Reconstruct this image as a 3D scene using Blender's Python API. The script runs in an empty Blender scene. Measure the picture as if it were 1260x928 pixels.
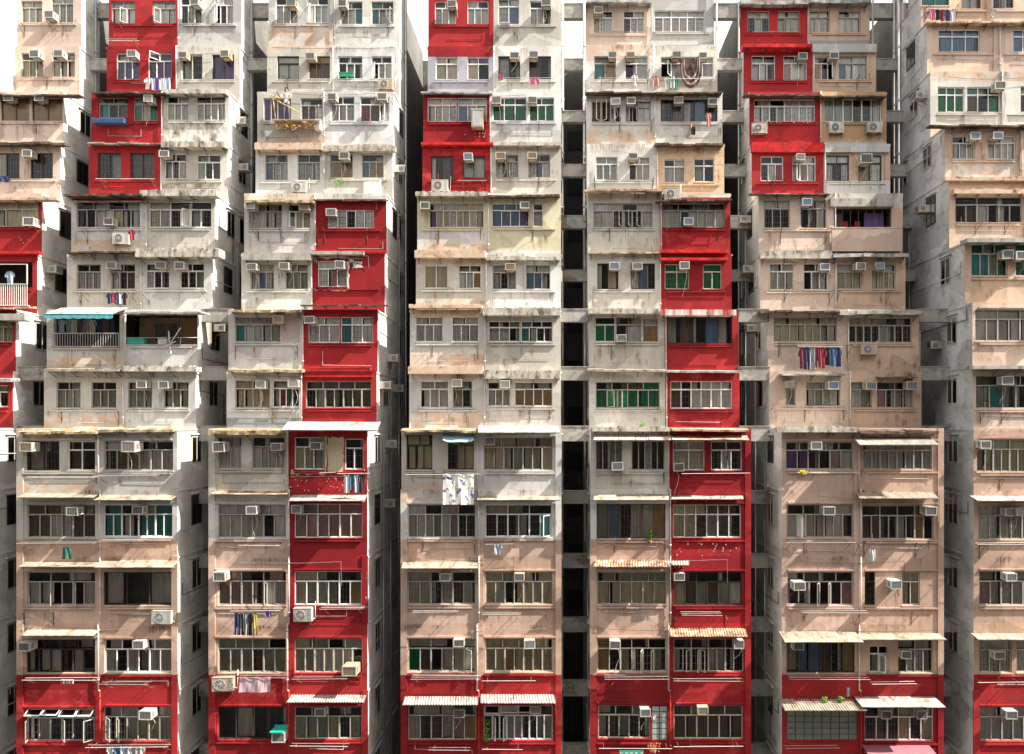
import bpy, math, random
from mathutils import Vector, Matrix
random.seed(7)
R = math.radians
D = 34.0            # camera to the lowest facade plane, metres
K = 29.6            # photo pixels per metre on that plane
VX, VY = 692.0, 520.0
EYE = 20.4
sc = bpy.context.scene
COL = sc.collection

# ------------------------------------------------------------------ geometry helpers
def depth(s): return D / s - D
def wx(px, s): return (px - VX) / (K * s)
def wz(py, s): return EYE + (VY - py) / (K * s)
def sof(y): return D / (D + y)

class MB:
    def __init__(self): self.v = []; self.f = []; self.m = []; self.mats = []; self.sm = []
    def mi(self, mat):
        if mat not in self.mats: self.mats.append(mat)
        return self.mats.index(mat)
    def face(self, pts, mat, smooth=False):
        n = len(self.v); self.v += [tuple(p) for p in pts]
        self.f.append(tuple(range(n, n + len(pts)))); self.m.append(self.mi(mat)); self.sm.append(smooth)
    def quad(self, a, b, c, d, mat): self.face([a, b, c, d], mat)
    def box(self, x0, x1, y0, y1, z0, z1, mat, skip=''):
        if x0 > x1: x0, x1 = x1, x0
        if y0 > y1: y0, y1 = y1, y0
        if z0 > z1: z0, z1 = z1, z0
        n = len(self.v)
        self.v += [(x0,y0,z0),(x1,y0,z0),(x1,y1,z0),(x0,y1,z0),(x0,y0,z1),(x1,y0,z1),(x1,y1,z1),(x0,y1,z1)]
        k = self.mi(mat)
        for nm, q in (('b',(0,3,2,1)),('t',(4,5,6,7)),('f',(0,1,5,4)),('r',(1,2,6,5)),('k',(2,3,7,6)),('l',(3,0,4,7))):
            if nm in skip: continue
            self.f.append(tuple(n+i for i in q)); self.m.append(k); self.sm.append(False)
    def bar(self, a, b, r, mat, n=6, r2=None):
        a = Vector(a); b = Vector(b); d = b - a
        if d.length < 1e-6: return
        d.normalize(); u = d.orthogonal().normalized(); w = d.cross(u); r2 = r if r2 is None else r2
        s = len(self.v); k = self.mi(mat)
        for i in range(n):
            t = 2*math.pi*i/n; o = u*math.cos(t) + w*math.sin(t)
            self.v.append(tuple(a + o*r)); self.v.append(tuple(b + o*r2))
        for i in range(n):
            j = (i+1) % n
            self.f.append((s+2*i, s+2*j, s+2*j+1, s+2*i+1)); self.m.append(k); self.sm.append(n > 5)
        self.f.append(tuple(s+2*i for i in range(n))[::-1]); self.m.append(k); self.sm.append(False)
        self.f.append(tuple(s+2*i+1 for i in range(n))); self.m.append(k); self.sm.append(False)
    def path(self, pts, r, mat, n=6):
        for a, b in zip(pts, pts[1:]): self.bar(a, b, r, mat, n)
    def build(self, name, parent=None, loc=None):
        if not self.f: return None
        me = bpy.data.meshes.new(name)
        off = Vector(parent_loc(parent)) if loc is None else Vector(loc)
        me.from_pydata([tuple(Vector(p) - off) for p in self.v], [], self.f)
        for m in self.mats: me.materials.append(m)
        me.polygons.foreach_set('material_index', self.m)
        me.polygons.foreach_set('use_smooth', self.sm)
        me.update()
        o = bpy.data.objects.new(name, me); COL.objects.link(o)
        if parent is not None: o.parent = parent
        elif loc is not None: o.location = loc
        return o
def parent_loc(p):
    v = Vector((0,0,0))
    while p is not None: v += p.location; p = p.parent
    return v
def empty(name, loc, rz=0):
    o = bpy.data.objects.new(name, None); COL.objects.link(o); o.location = loc; o.rotation_euler.z = rz
    o.empty_display_size = .2
    return o
def tag(o, label, cat, group=None, kind=None):
    if label: o['label'] = label
    if cat: o['category'] = cat
    if group: o['group'] = group
    if kind: o['kind'] = kind
    return o
def copy_tree(o, parent=None):
    c = o.copy(); COL.objects.link(c); c.parent = parent
    for ch in list(o.children): copy_tree(ch, c)
    return c

# ------------------------------------------------------------------ materials
def newmat(name):
    m = bpy.data.materials.new(name); m.use_nodes = True
    nt = m.node_tree; b = nt.nodes['Principled BSDF']
    return m, nt, b
def N(nt, t, **kw):
    n = nt.nodes.new(t)
    for k, v in kw.items(): setattr(n, k, v)
    return n
def ramp(nt, inp, p0, p1, c0=(0,0,0,1), c1=(1,1,1,1)):
    r = N(nt, 'ShaderNodeValToRGB'); r.color_ramp.elements[0].position = p0; r.color_ramp.elements[1].position = p1
    r.color_ramp.elements[0].color = c0; r.color_ramp.elements[1].color = c1
    nt.links.new(inp, r.inputs[0]); return r.outputs[0]
def mix(nt, fac, a, b, mode='MIX'):
    n = N(nt, 'ShaderNodeMix', data_type='RGBA', blend_type=mode)
    for s, v in ((0, fac), (6, a), (7, b)):
        if hasattr(v, 'is_linked') or hasattr(v, 'links'): nt.links.new(v, n.inputs[s])
        else: n.inputs[s].default_value = v if s == 0 else (*v[:3], 1)
    return n.outputs[2]
def posmap(nt, scale):
    g = N(nt, 'ShaderNodeNewGeometry'); m = N(nt, 'ShaderNodeMapping'); m.inputs['Scale'].default_value = scale
    nt.links.new(g.outputs['Position'], m.inputs['Vector']); return m.outputs[0]
def noise(nt, scale3, sc_=1.0, det=4, rough=.6):
    n = N(nt, 'ShaderNodeTexNoise'); n.inputs['Scale'].default_value = sc_; n.inputs['Detail'].default_value = det
    n.inputs['Roughness'].default_value = rough
    nt.links.new(posmap(nt, scale3), n.inputs['Vector']); return n.outputs['Fac']
def paint(name, c, dirt=.5, patch=None, patch_amt=(.60,.64), grime=(.10,.085,.065), rough=.85, moss=.62):
    m, nt, b = newmat(name)
    # broad tone change, rain streaks, sparse grime and chips
    big = noise(nt, (.7,.7,.5), 1.0, 3)
    col = mix(nt, ramp(nt, big, .3, .7), tuple(x*.86 for x in c), tuple(min(1, x*1.06) for x in c))
    if patch: col = mix(nt, ramp(nt, noise(nt, (.9,.9,1.3), 1.3, 5, .62), *patch_amt), col, patch)
    vo = N(nt, 'ShaderNodeTexVoronoi'); vo.inputs['Scale'].default_value = 1.0
    nzv = N(nt, 'ShaderNodeTexNoise'); nzv.inputs['Scale'].default_value = 1.6; pmv = posmap(nt, (.75,.75,.95)); nt.links.new(pmv, nzv.inputs['Vector'])
    vm = N(nt, 'ShaderNodeVectorMath', operation='MULTIPLY_ADD'); nt.links.new(nzv.outputs['Color'], vm.inputs[0]); vm.inputs[1].default_value = (.7,.7,.7); nt.links.new(pmv, vm.inputs[2])
    nt.links.new(vm.outputs[0], vo.inputs['Vector']); sx = N(nt, 'ShaderNodeSeparateColor'); nt.links.new(vo.outputs['Color'], sx.inputs[0])
    col = mix(nt, 1.0, col, ramp(nt, sx.outputs[0], .1, .9, (.80,.79,.78,1), (1.10,1.10,1.10,1)), 'MULTIPLY')
    st = ramp(nt, noise(nt, (5,5,.40), 1.0, 6, .62), .43, .70)
    mul = N(nt, 'ShaderNodeMath', operation='MULTIPLY'); nt.links.new(st, mul.inputs[0]); mul.inputs[1].default_value = dirt*.42
    col = mix(nt, mul.outputs[0], col, tuple(x*.55+g*.3 for x, g in zip(c, grime)))
    st2 = ramp(nt, noise(nt, (11,11,.35), 1.0, 3, .55), .57, .70)
    mk_ = ramp(nt, noise(nt, (.8,.8,.8), 1.3, 3, .6), .45, .6)
    m2 = N(nt, 'ShaderNodeMath', operation='MULTIPLY'); nt.links.new(st2, m2.inputs[0]); nt.links.new(mk_, m2.inputs[1])
    m3 = N(nt, 'ShaderNodeMath', operation='MULTIPLY'); nt.links.new(m2.outputs[0], m3.inputs[0]); m3.inputs[1].default_value = dirt*.6
    col = mix(nt, m3.outputs[0], col, tuple(x*.35+g*.5 for x, g in zip(c, (.16,.09,.045))))
    gr = ramp(nt, noise(nt, (2.2,2.2,1.6), 1.0, 8, .72), moss, moss+.10)
    mul2 = N(nt, 'ShaderNodeMath', operation='MULTIPLY'); nt.links.new(gr, mul2.inputs[0]); mul2.inputs[1].default_value = min(1, dirt*1.1)
    col = mix(nt, mul2.outputs[0], col, grime)
    fine = ramp(nt, noise(nt, (14,14,14), 1.0, 4, .7), .3, .75, (.86,.86,.86,1), (1.05,1.05,1.05,1))
    col = mix(nt, 1.0, col, fine, 'MULTIPLY')
    nt.links.new(col, b.inputs['Base Color']); b.inputs['Roughness'].default_value = rough
    b.inputs['Specular IOR Level'].default_value = .25
    bp = N(nt, 'ShaderNodeBump'); bp.inputs['Strength'].default_value = .35; bp.inputs['Distance'].default_value = .02
    nt.links.new(noise(nt, (9,9,9), 1.0, 6, .7), bp.inputs['Height']); nt.links.new(bp.outputs[0], b.inputs['Normal'])
    return m
def mottled(name, cols, scale=(3,3,3), rough=.9, pos=(.35,.5,.62)):
    m, nt, b = newmat(name)
    f = noise(nt, scale, 1.0, 7, .7)
    r = N(nt, 'ShaderNodeValToRGB'); nt.links.new(f, r.inputs[0])
    r.color_ramp.elements[0].position = pos[0]; r.color_ramp.elements[0].color = (*cols[0],1)
    r.color_ramp.elements[1].position = pos[2]; r.color_ramp.elements[1].color = (*cols[2],1)
    e = r.color_ramp.elements.new(pos[1]); e.color = (*cols[1],1)
    nt.links.new(r.outputs[0], b.inputs['Base Color']); b.inputs['Roughness'].default_value = rough
    b.inputs['Specular IOR Level'].default_value = .2
    bp = N(nt, 'ShaderNodeBump'); bp.inputs['Strength'].default_value = .5; bp.inputs['Distance'].default_value = .03
    nt.links.new(f, bp.inputs['Height']); nt.links.new(bp.outputs[0], b.inputs['Normal'])
    return m
def plain(name, c, rough=.6, metal=0, var=.15):
    m, nt, b = newmat(name)
    f = noise(nt, (3,3,3), 1.0, 5, .65)
    col = mix(nt, ramp(nt, f, .3, .7), tuple(x*(1-var) for x in c), tuple(min(1, x*(1+var)) for x in c))
    nt.links.new(col, b.inputs['Base Color']); b.inputs['Roughness'].default_value = rough; b.inputs['Metallic'].default_value = metal
    b.inputs['Specular IOR Level'].default_value = .3
    return m
def fabric(name, c):
    m, nt, b = newmat(name)
    f = noise(nt, (6,6,1.2), 1.0, 4, .6)
    col = mix(nt, ramp(nt, f, .3, .7), tuple(x*.72 for x in c), tuple(min(1, x*1.15) for x in c))
    nt.links.new(col, b.inputs['Base Color']); b.inputs['Roughness'].default_value = .95; b.inputs['Specular IOR Level'].default_value = .1
    return m

P = {}
peach = (.62,.40,.25)
P['k'] = mottled('black_mould_plaster', [(.07,.06,.045),(.36,.32,.26),(.64,.61,.55)], (2.0,2.0,1.2), pos=(.34,.45,.54))
P['w'] = paint('off_white_paint', (.66,.635,.58), .7, (.55,.52,.46), (.55,.62))
P['v'] = paint('grey_white_paint', (.50,.49,.46), .5)
P['u'] = paint('light_grey_render', (.56,.56,.545), .4, (.38,.38,.37), (.50,.62), moss=.6)
P['h'] = paint('white_peach_paint', (.65,.61,.55), .5, (.62,.45,.32), (.42,.56))
P['y'] = paint('pale_yellow_paint', (.64,.59,.40), .45)
P['p'] = paint('dusty_pink_paint', (.58,.39,.29), .5, (.64,.47,.35), (.55,.66))
P['o'] = paint('peach_paint', (.66,.49,.38), .5, (.62,.52,.42), (.56,.64))
P['a'] = paint('tan_paint', (.56,.36,.20), .45)
P['r'] = paint('red_paint', (.35,.016,.020), .8, (.46,.045,.045), (.5,.62), grime=(.10,.012,.012), moss=.66)
P['l'] = paint('lavender_grey_paint', (.40,.40,.44), .3)
P['g'] = paint('cement_grey_render', (.34,.35,.36), .7, (.28,.29,.30), (.5,.62))
P['s'] = paint('side_white_render', (.72,.70,.66), .5, (.58,.56,.52), (.50,.62), moss=.66)
P['d'] = paint('dark_grey_render', (.20,.19,.175), .8)  # dark grey colour for the rear wings, rear block and backing panels
P['c'] = paint('cream_patch_paint', (.66,.58,.38), .3)
P['i'] = paint('pink_panel_paint', (.55,.44,.40), .3)
# glazed brown wall tiles
m, nt, b = newmat('brown_wall_tiles')
br = N(nt, 'ShaderNodeTexBrick'); br.inputs['Color1'].default_value = (.50,.28,.13,1); br.inputs['Color2'].default_value = (.62,.42,.24,1)
br.inputs['Mortar'].default_value = (.55,.47,.36,1); br.inputs['Scale'].default_value = 1; br.inputs['Brick Width'].default_value = .16; br.inputs['Row Height'].default_value = .14
br.inputs['Mortar Size'].default_value = .012
cx = N(nt, 'ShaderNodeCombineXYZ'); sp = N(nt, 'ShaderNodeSeparateXYZ'); g = N(nt, 'ShaderNodeNewGeometry')
nt.links.new(g.outputs['Position'], sp.inputs[0]); nt.links.new(sp.outputs[0], cx.inputs[0]); nt.links.new(sp.outputs[2], cx.inputs[1])
nt.links.new(cx.outputs[0], br.inputs['Vector']); nt.links.new(br.outputs[0], b.inputs['Base Color']); b.inputs['Roughness'].default_value = .45
P['t'] = m

FR = {'W': plain('white_window_frame', (.74,.73,.69), .5), 'A': plain('aluminium_window_frame', (.38,.365,.32), .5),
      'K': plain('dark_window_frame', (.045,.042,.04), .5), 'C': plain('cream_window_frame', (.50,.46,.37), .6),
      'B': plain('brown_window_frame', (.13,.075,.05), .7), 'G': plain('green_window_frame', (.05,.18,.11), .6)}
CU = {'s': fabric('grey_net_curtain', (.68,.64,.56)), 'w': fabric('white_net_curtain', (.84,.81,.75)), 'c': fabric('beige_curtain', (.74,.64,.45)),
      'e': fabric('grey_green_curtain', (.44,.46,.36)), 'g': fabric('green_curtain', (.02,.24,.09)), 't': fabric('teal_curtain', (.06,.32,.31)),
      'b': fabric('blue_curtain', (.18,.29,.42)), 'r': fabric('dusty_rose_curtain', (.60,.36,.33)), 'p': fabric('purple_curtain', (.20,.13,.30)),
      'y': fabric('pale_yellow_curtain', (.62,.60,.36)), 'o': fabric('brown_board_blind', (.56,.36,.18)), 'n': fabric('dark_brown_curtain', (.20,.13,.09)),
      'i': fabric('red_cloth_curtain', (.42,.05,.05))}
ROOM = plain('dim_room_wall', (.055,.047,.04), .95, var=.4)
GRILLE = plain('window_grille_iron', (.30,.28,.25), .6)
# window glass
m, nt, b = newmat('window_glass')
nt.nodes.remove(b); out = nt.nodes['Material Output']
tr = N(nt, 'ShaderNodeBsdfTransparent'); tr.inputs[0].default_value = (.96,.96,.94,1)
gl = N(nt, 'ShaderNodeBsdfGlossy'); gl.inputs['Roughness'].default_value = .08
fr = N(nt, 'ShaderNodeFresnel'); fr.inputs[0].default_value = 1.5
bp = N(nt, 'ShaderNodeBump'); bp.inputs['Strength'].default_value = .15; bp.inputs['Distance'].default_value = .02
nt.links.new(noise(nt, (1.5,1.5,1.5), 1.0, 2), bp.inputs['Height']); nt.links.new(bp.outputs[0], gl.inputs['Normal'])
ms = N(nt, 'ShaderNodeMixShader'); nt.links.new(fr.outputs[0], ms.inputs[0]); nt.links.new(tr.outputs[0], ms.inputs[1]); nt.links.new(gl.outputs[0], ms.inputs[2])
nt.links.new(ms.outputs[0], out.inputs['Surface'])
GLASS = m
WHITE = plain('white_enamel', (.62,.60,.55), .5, var=.15)
ACB = paint('weathered_ac_casing', (.56,.545,.49), .9, (.42,.38,.30), (.52,.64), rough=.6, moss=.58)
CREAM = paint('yellowed_ac_casing', (.52,.46,.35), .9, (.40,.30,.19), (.52,.62), rough=.6, moss=.58)
ALU = plain('dull_metal', (.42,.41,.38), .5, .3)
RUST = mottled('rusty_iron', [(.06,.035,.022),(.16,.07,.035),(.30,.16,.09)], (6,6,6))
DARKM = plain('dark_iron', (.05,.045,.04), .6)
PIPEW = paint('white_pipe_paint', (.66,.62,.58), .5)
PIPER = paint('red_pipe_paint', (.52,.04,.035), .35)
PIPEG = plain('grey_cast_pipe', (.30,.30,.29), .6)
AW = {
 'k': mottled('stained_concrete', [(.09,.075,.06),(.34,.30,.24),(.56,.52,.45)], (4,4,2.0), pos=(.36,.46,.60)),
 'd': mottled('dark_rusted_sheet', [(.03,.025,.02),(.09,.06,.045),(.20,.14,.10)], (3,3,3)),
 'm': mottled('mossy_rust_sheet', [(.05,.035,.02),(.33,.24,.12),(.58,.47,.30)], (3.2,3.2,3.2)),
 'c': mottled('cream_metal_sheet', [(.12,.07,.04),(.27,.22,.16),(.38,.34,.27)], (3.2,1.2,1.2), rough=.7, pos=(.34,.44,.60)),
 'w': mottled('white_metal_sheet', [(.16,.11,.08),(.30,.275,.24),(.42,.40,.36)], (3.2,1.2,1.2), rough=.6, pos=(.34,.43,.60)),
 'r': mottled('red_concrete_ledge', [(.20,.02,.02),(.48,.02,.02),(.55,.04,.03)], (2,2,2)),
 'o': mottled('peach_concrete_ledge', [(.12,.07,.04),(.50,.35,.24),(.60,.48,.37)], (2.4,2.4,2.4), pos=(.34,.44,.64)),
 'b': mottled('brown_rusty_sheet', [(.10,.05,.03),(.38,.24,.15),(.56,.46,.36)], (2.5,2.5,2.5)),
 's': mottled('red_streaked_sheet', [(.36,.05,.035),(.60,.50,.42),(.72,.68,.62)], (2.2,2.2,.2), pos=(.40,.48,.6)),
 'p': plain('pink_plastic_sheet', (.30,.13,.15), .6),
 'g': mottled('grey_metal_sheet', [(.12,.12,.11),(.30,.30,.28),(.45,.44,.41)], (2,2,2)),
 't': fabric('blue_green_canvas', (.12,.38,.42)),
}
BEAM = paint('link_beam_concrete', (.42,.40,.36), .9, (.22,.20,.18), (.52,.64), moss=.58)

# ------------------------------------------------------------------ facade tables (photo pixels)
EDGE = {0:(-214,-18), 1:(22,218), 2:(258,452), 3:(494,690), 4:(727,923), 5:(962,1160), 6:(1198,1394)}
MID = {0:-116, 1:123, 2:355, 3:588, 4:823, 5:1057, 6:1296}
MIDU = {0:-116, 1:124, 2:354, 3:590, 4:826, 5:1065, 6:1296}
LA = [(1090,1012,1.0),(1012,930,1.0),(930,849,1.0),(849,767,1.0),(767,684,1.0),(684,602,1.0),(602,527,1.0),
      (527,457,.952),(457,381,.947),(381,312,.910),(312,238,.902),(238,177,.870),(177,113,.865),(113,57,.837),(57,-80,.833)]
LB = [r for r in LA[:7]] + [(527,457,.944),(457,381,.938),(381,312,.902),(312,238,.895),(238,177,.862),(177,113,.852),(113,55,.825),(55,-80,.808)]
L6 = [r for r in LA[:7]] + [(527,450,.998),(450,372,.997),(372,297,.980),(297,218,.941),(218,155,.931),(155,88,.895),(88,26,.887),(26,-80,.872)]
ROWS = {0:LA,1:LA,2:LA,3:LA,4:LB,5:LB,6:L6}
# paint: (y_from, y_to, key) per bay, first match wins, default 'w'
COMMON = [(830,1200,'r'),(664,830,'p')]
PAINT = {
 0: ([], [(245,530,'r'),(530,1200,'g'),(-100,245,'o')]),
 1: ([(-100,247,'r'),(295,312,'h'),(440,457,'h'),(512,541,'h'),(596,606,'h')]+COMMON, [(-100,57,'v'),(150,174,'k'),(226,232,'k'),(533,620,'v')]+COMMON),
 2: ([(514,527,'g'),(-100,30,'v'),(30,65,'h'),(170,190,'h'),(240,250,'h')]+COMMON, [(245,1200,'r')]),
 3: ([(-100,70,'r'),(70,115,'l'),(115,239,'r'),(239,284,'y'),(300,330,'h'),(368,392,'h'),(436,466,'h'),(506,535,'h'),(594,618,'h')]+COMMON, [(240,308,'y')]+COMMON),
 4: ([(-100,62,'o'),(62,75,'h'),(160,178,'h'),(645,664,'w')]+COMMON, [(-100,57,'v'),(178,240,'t'),(243,1200,'r')]),
 5: ([(-100,238,'r'),(830,1200,'r'),(238,530,'o'),(530,830,'p')], [(50,66,'g'),(113,175,'a'),(175,188,'v'),(222,256,'w'),(830,1200,'r'),(-100,530,'o'),(530,830,'p')]),
 6: ([(830,1200,'r'),(88,100,'h'),(100,155,'w'),(196,218,'h'),(-100,530,'o'),(530,830,'p')],)*2,
}
WIN = """
0 26 1 52 28 A ss sss|0 63 -6 90 28 A ss sss|0 26 65 53 95 C dd cyc|0 64 65 92 95 C ds ccc|0 1 121 36 149 B - oo|0 39 121 77 149 B - oo
0 -10 188 24 220 K - cd|0 37 188 65 220 K - dd|0 -35 248 47 279 C ccc cdcc|0 -22 394 16 421 C cc ccc|0 -22 474 10 501 W ss wsd
0 -100 65 -60 95 A ss sss|0 -100 188 -60 220 A ss sss|0 -100 323 -60 357 A ss sss|0 -100 470 -60 503 A ss sss|0 -100 121 -50 149 A ss sss|0 -130 394 -80 421 A ss ss
1 137 2 166 29 A ss wWw|1 187 2 216 29 A ww Www|1 222 -4 248 29 W dd dsd|1 262 -4 287 29 W Ws Dds
1 143 65 172 98 W dd ppp|1 182 65 211 98 W Dp dpp|1 223 67 249 98 C - ed|1 261 67 288 98 K - pp
1 121 120 157 145 A nd tdd|1 164 120 194 149 A e gyg|1 205 118 232 148 W ds css|1 241 118 277 148 W dd sssw
1 120 188 149 220 K - dd|1 160 188 190 220 K - dd|1 202 189 229 220 W dd ddc|1 242 190 271 221 W dd sdd
1 94 248 172 280 A dsds ddswyds|1 183 248 260 280 W cdd csdWdd
1 94 325 124 356 A dd sss|1 136 325 166 356 A -d wdn|1 179 324 208 355 W dd wdd|1 221 324 251 355 W dd ddd
1 69 470 99 502 A dd sss|1 112 470 143 502 A dd eee|1 157 470 187 502 A de eee|1 201 470 232 502 A dd eee
1 32 543 73 579 K - dd|1 83 543 117 579 W dd dd|1 128 543 213 579 A wddd dndsss
1 33 621 117 662 A nnwd nnwwnn|1 127 621 212 661 W tdst ttddtttt
1 33 704 117 745 A ddd sdDdDs|1 127 704 211 745 K - ddd
1 32 787 117 828 K dddd ddsdsd|1 128 787 211 828 W sdds sdsdss
1 32 872 117 912 A HHHH DsdDdD|1 127 870 210 912 A ssds DDsccs
2 339 -4 366 29 W dd sss|2 378 -4 404 28 W sd Sww|2 419 2 446 30 A ed rwt|2 457 2 484 30 A td tdW
2 341 69 368 98 K s ss|2 380 69 406 97 B oo nnn|2 416 69 446 97 W dd ddd|2 457 69 482 97 W dd Dsw
2 324 121 358 149 A - pppp|2 370 121 397 149 A d ddW|2 407 119 436 149 W dd sss|2 443 119 479 150 W de inW
2 326 190 354 222 A dd bss|2 366 190 394 222 A dd sss|2 406 190 434 219 A d oo|2 445 190 472 219 A d boo
2 306 251 347 281 A ee wwss|2 354 251 382 281 W d Dcc|2 403 258 460 281 W - wwdww
2 308 325 337 356 A ws wbw|2 351 325 379 356 A sd eee|2 391 321 427 353 W w wrw
2 289 390 345 421 A sss twsse|2 379 390 418 422 W ww www|2 419 390 459 422 W tww tww
2 289 468 332 502 C cd cccc|2 335 468 368 501 W d digd|2 376 469 457 502 A nnnn ddddnnn
2 268 538 297 577 A ds ww|2 310 538 350 577 A dd wsss|2 362 538 398 578 W dy cyd|2 424 540 447 578 W d dd
2 268 621 352 662 A wsdw wwssdw|2 362 620 446 662 W drr rrrrrr
2 268 703 352 745 A rdr rrrdDs|2 362 703 445 745 W cdd cdsddo
2 268 786 352 828 A eeed eeenee|2 362 786 446 828 C ceds cewwwwd
2 268 870 352 910 K - dddd|2 362 870 445 910 C dddd eeecdc
3 535 1 561 30 W dd sss|3 575 1 601 30 W sd sss|3 613 -2 639 30 W ds sb|3 652 1 678 30 W d ssd
3 536 70 563 98 W cc cc|3 575 70 602 98 W rp cd|3 613 69 640 98 K - dd|3 651 69 678 98 K - dd
3 526 120 562 150 W cc scss|3 563 120 599 150 W ss bsc|3 606 120 648 149 W wgd ggg|3 651 120 682 149 W dg ggg
3 530 192 558 221 K - dd|3 569 192 597 219 K - dd|3 610 190 638 219 A dd wdDs|3 650 190 677 219 A dd sbw
3 528 250 595 280 C sscc pccwccwc|3 605 250 651 279 W bbb bbbp|3 656 250 668 279 W d d
3 522 326 551 355 W - cc|3 564 326 592 355 W dd wwo|3 606 326 635 356 A sd eds|3 647 326 677 356 A ws bbd
3 511 390 545 421 W ss sss|3 556 390 589 421 W ss sss|3 601 395 640 421 W ddd ddd|3 641 395 680 421 W bdd tsdd
3 517 469 552 502 W ss wss|3 557 469 581 502 A dd dd|3 600 470 628 500 W dd sss|3 633 470 680 500 W ss oooo
3 500 535 532 578 K yy ycy|3 551 535 583 578 K yy dcc|3 595 538 680 579 C ccee ccdeeec
3 502 621 585 662 A wdsd swsdwrdd|3 597 621 679 661 W ddd dddddT
3 502 704 585 744 A sdd ssdsds|3 597 704 680 744 C cdcc csdcccc
3 502 786 585 827 A ddd gnddsD|3 597 786 680 827 C cccc ccocccc
3 502 868 586 911 C sssd sdddro|3 595 868 680 911 W HHHd dDDssddds
4 730 13 754 41 W dd cww|4 767 13 793 41 W ds dww|4 805 13 867 39 W sss wwwwww
4 731 69 758 98 A d to|4 769 69 797 98 W s ds|4 813 70 878 95 W dds Dswds
4 728 124 763 150 C - DDD|4 770 124 801 150 A ds DDww|4 813 122 883 150 K - dndbd
4 733 193 760 222 W ss sss|4 774 193 800 222 W ss dss|4 817 196 843 225 W ds sc|4 854 195 879 224 W dd dd
4 730 250 803 280 A wsds wwDDDw|4 815 250 892 280 A dddd ssdssss
4 735 324 761 356 K - dc|4 776 324 806 356 K - wbd|4 818 325 848 356 C gd gg|4 865 325 888 356 C g gg
4 732 390 757 421 W d gg|4 758 390 789 421 A ds dw|4 791 392 810 421 A w o|4 821 390 901 423 K - dndbd
4 733 470 812 502 A dddg gGGggg|4 825 469 901 503 W dddwww ddswww
4 733 542 766 579 A - dddd|4 777 542 818 579 A - ddddd|4 828 543 867 579 W ss cc|4 875 543 913 579 W dd dwd
4 734 620 819 663 B - dbdsso|4 828 621 912 662 W cccnnd ccdend
4 735 704 820 744 A eeee cccccc|4 829 704 913 745 K ddd cnenew
4 735 786 820 827 C oddd odeDDd|4 829 786 915 827 C dddd dDDDdddd
4 736 868 800 909 C dde ddddd|4 829 868 914 910 C nenn nnnnnn
5 920 13 947 40 A ss dsd|5 957 13 984 40 A ss dss|5 995 13 1021 40 A cc sss|5 1032 13 1059 40 A ds sss
5 925 68 954 99 W dd dwd|5 964 68 993 99 W dd rws|5 1002 69 1028 98 W d odD|5 1032 69 1067 98 A ss bwws
5 928 122 1003 150 W sdss wsddssww|5 1014 121 1085 150 W - eeddds
5 936 192 964 223 W dd dwi|5 975 192 1004 223 W ws Drw|5 1016 191 1045 223 K ww wdw|5 1056 191 1085 223 K dw ow
5 940 246 972 281 A ss ddd|5 985 246 1017 281 A ds dds|5 947 324 977 357 W ss sss|5 989 324 1019 357 W dd dds
5 1030 325 1060 356 A s ccc|5 1073 325 1102 356 A s cccc
5 952 390 1030 421 A cccc ccccccdc|5 1043 391 1122 422 A ccsdd ddddsddd
5 967 470 979 499 A w e|5 992 470 1034 500 A ss sesw|5 1045 470 1073 502 A s we|5 1079 470 1124 502 A dd rdds
5 967 544 1050 578 A ddsdd ppddrs|5 1062 544 1147 578 A ssss ssssssss
5 968 621 1050 662 A ddcs wWscwwd|5 1061 622 1149 664 A dddd nnddddod
5 969 704 1050 745 A dddd ddDDdr|5 1064 704 1077 745 K d d|5 1110 704 1132 745 C c cc
5 968 790 1052 828 K - dbbndo|5 1070 795 1093 828 W dd eE|5 1105 787 1148 828 A ds nwwe
5 1064 870 1149 912 W dccd dddcdc
6 1134 -24 1168 7 G - tt|6 1183 -20 1207 11 K - dd|6 1220 -20 1247 11 K - dd
6 1155 36 1206 64 W bbb bbb|6 1247 36 1272 64 W bb bb|6 1154 107 1187 138 W ggg ggg|6 1190 107 1231 138 W tdg ndg|6 1256 106 1280 138 A dd dd
6 1172 167 1200 196 W dd sss|6 1216 167 1250 196 W ds ssss|6 1175 242 1258 274 A ddd ddsddd
6 1195 300 1240 340 C gdg tteg|6 1250 300 1285 340 C gg gg|6 1200 381 1285 420 A sss wsswsW
6 1201 462 1285 503 A ddd etdde|6 1202 541 1285 581 A dscd dcsycccs|6 1204 622 1287 664 A wwss wwwssd
6 1205 703 1288 745 A dddd rdssdd|6 1205 788 1245 828 C w www|6 1251 788 1288 828 C w ww|6 1206 870 1289 912 A ssss ssssss
"""
# recessed open balconies / block panels: tower x0 y0 x1 y1 kind
RECESS = [(1,66,386,147,426,'rail'),(1,154,387,245,424,'tan'),(0,-40,322,40,354,'redrail'),(5,1026,256,1097,281,'shrine'),
          (4,802,869,821,911,'blocks'),(5,968,874,1055,911,'blocks5')]

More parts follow.
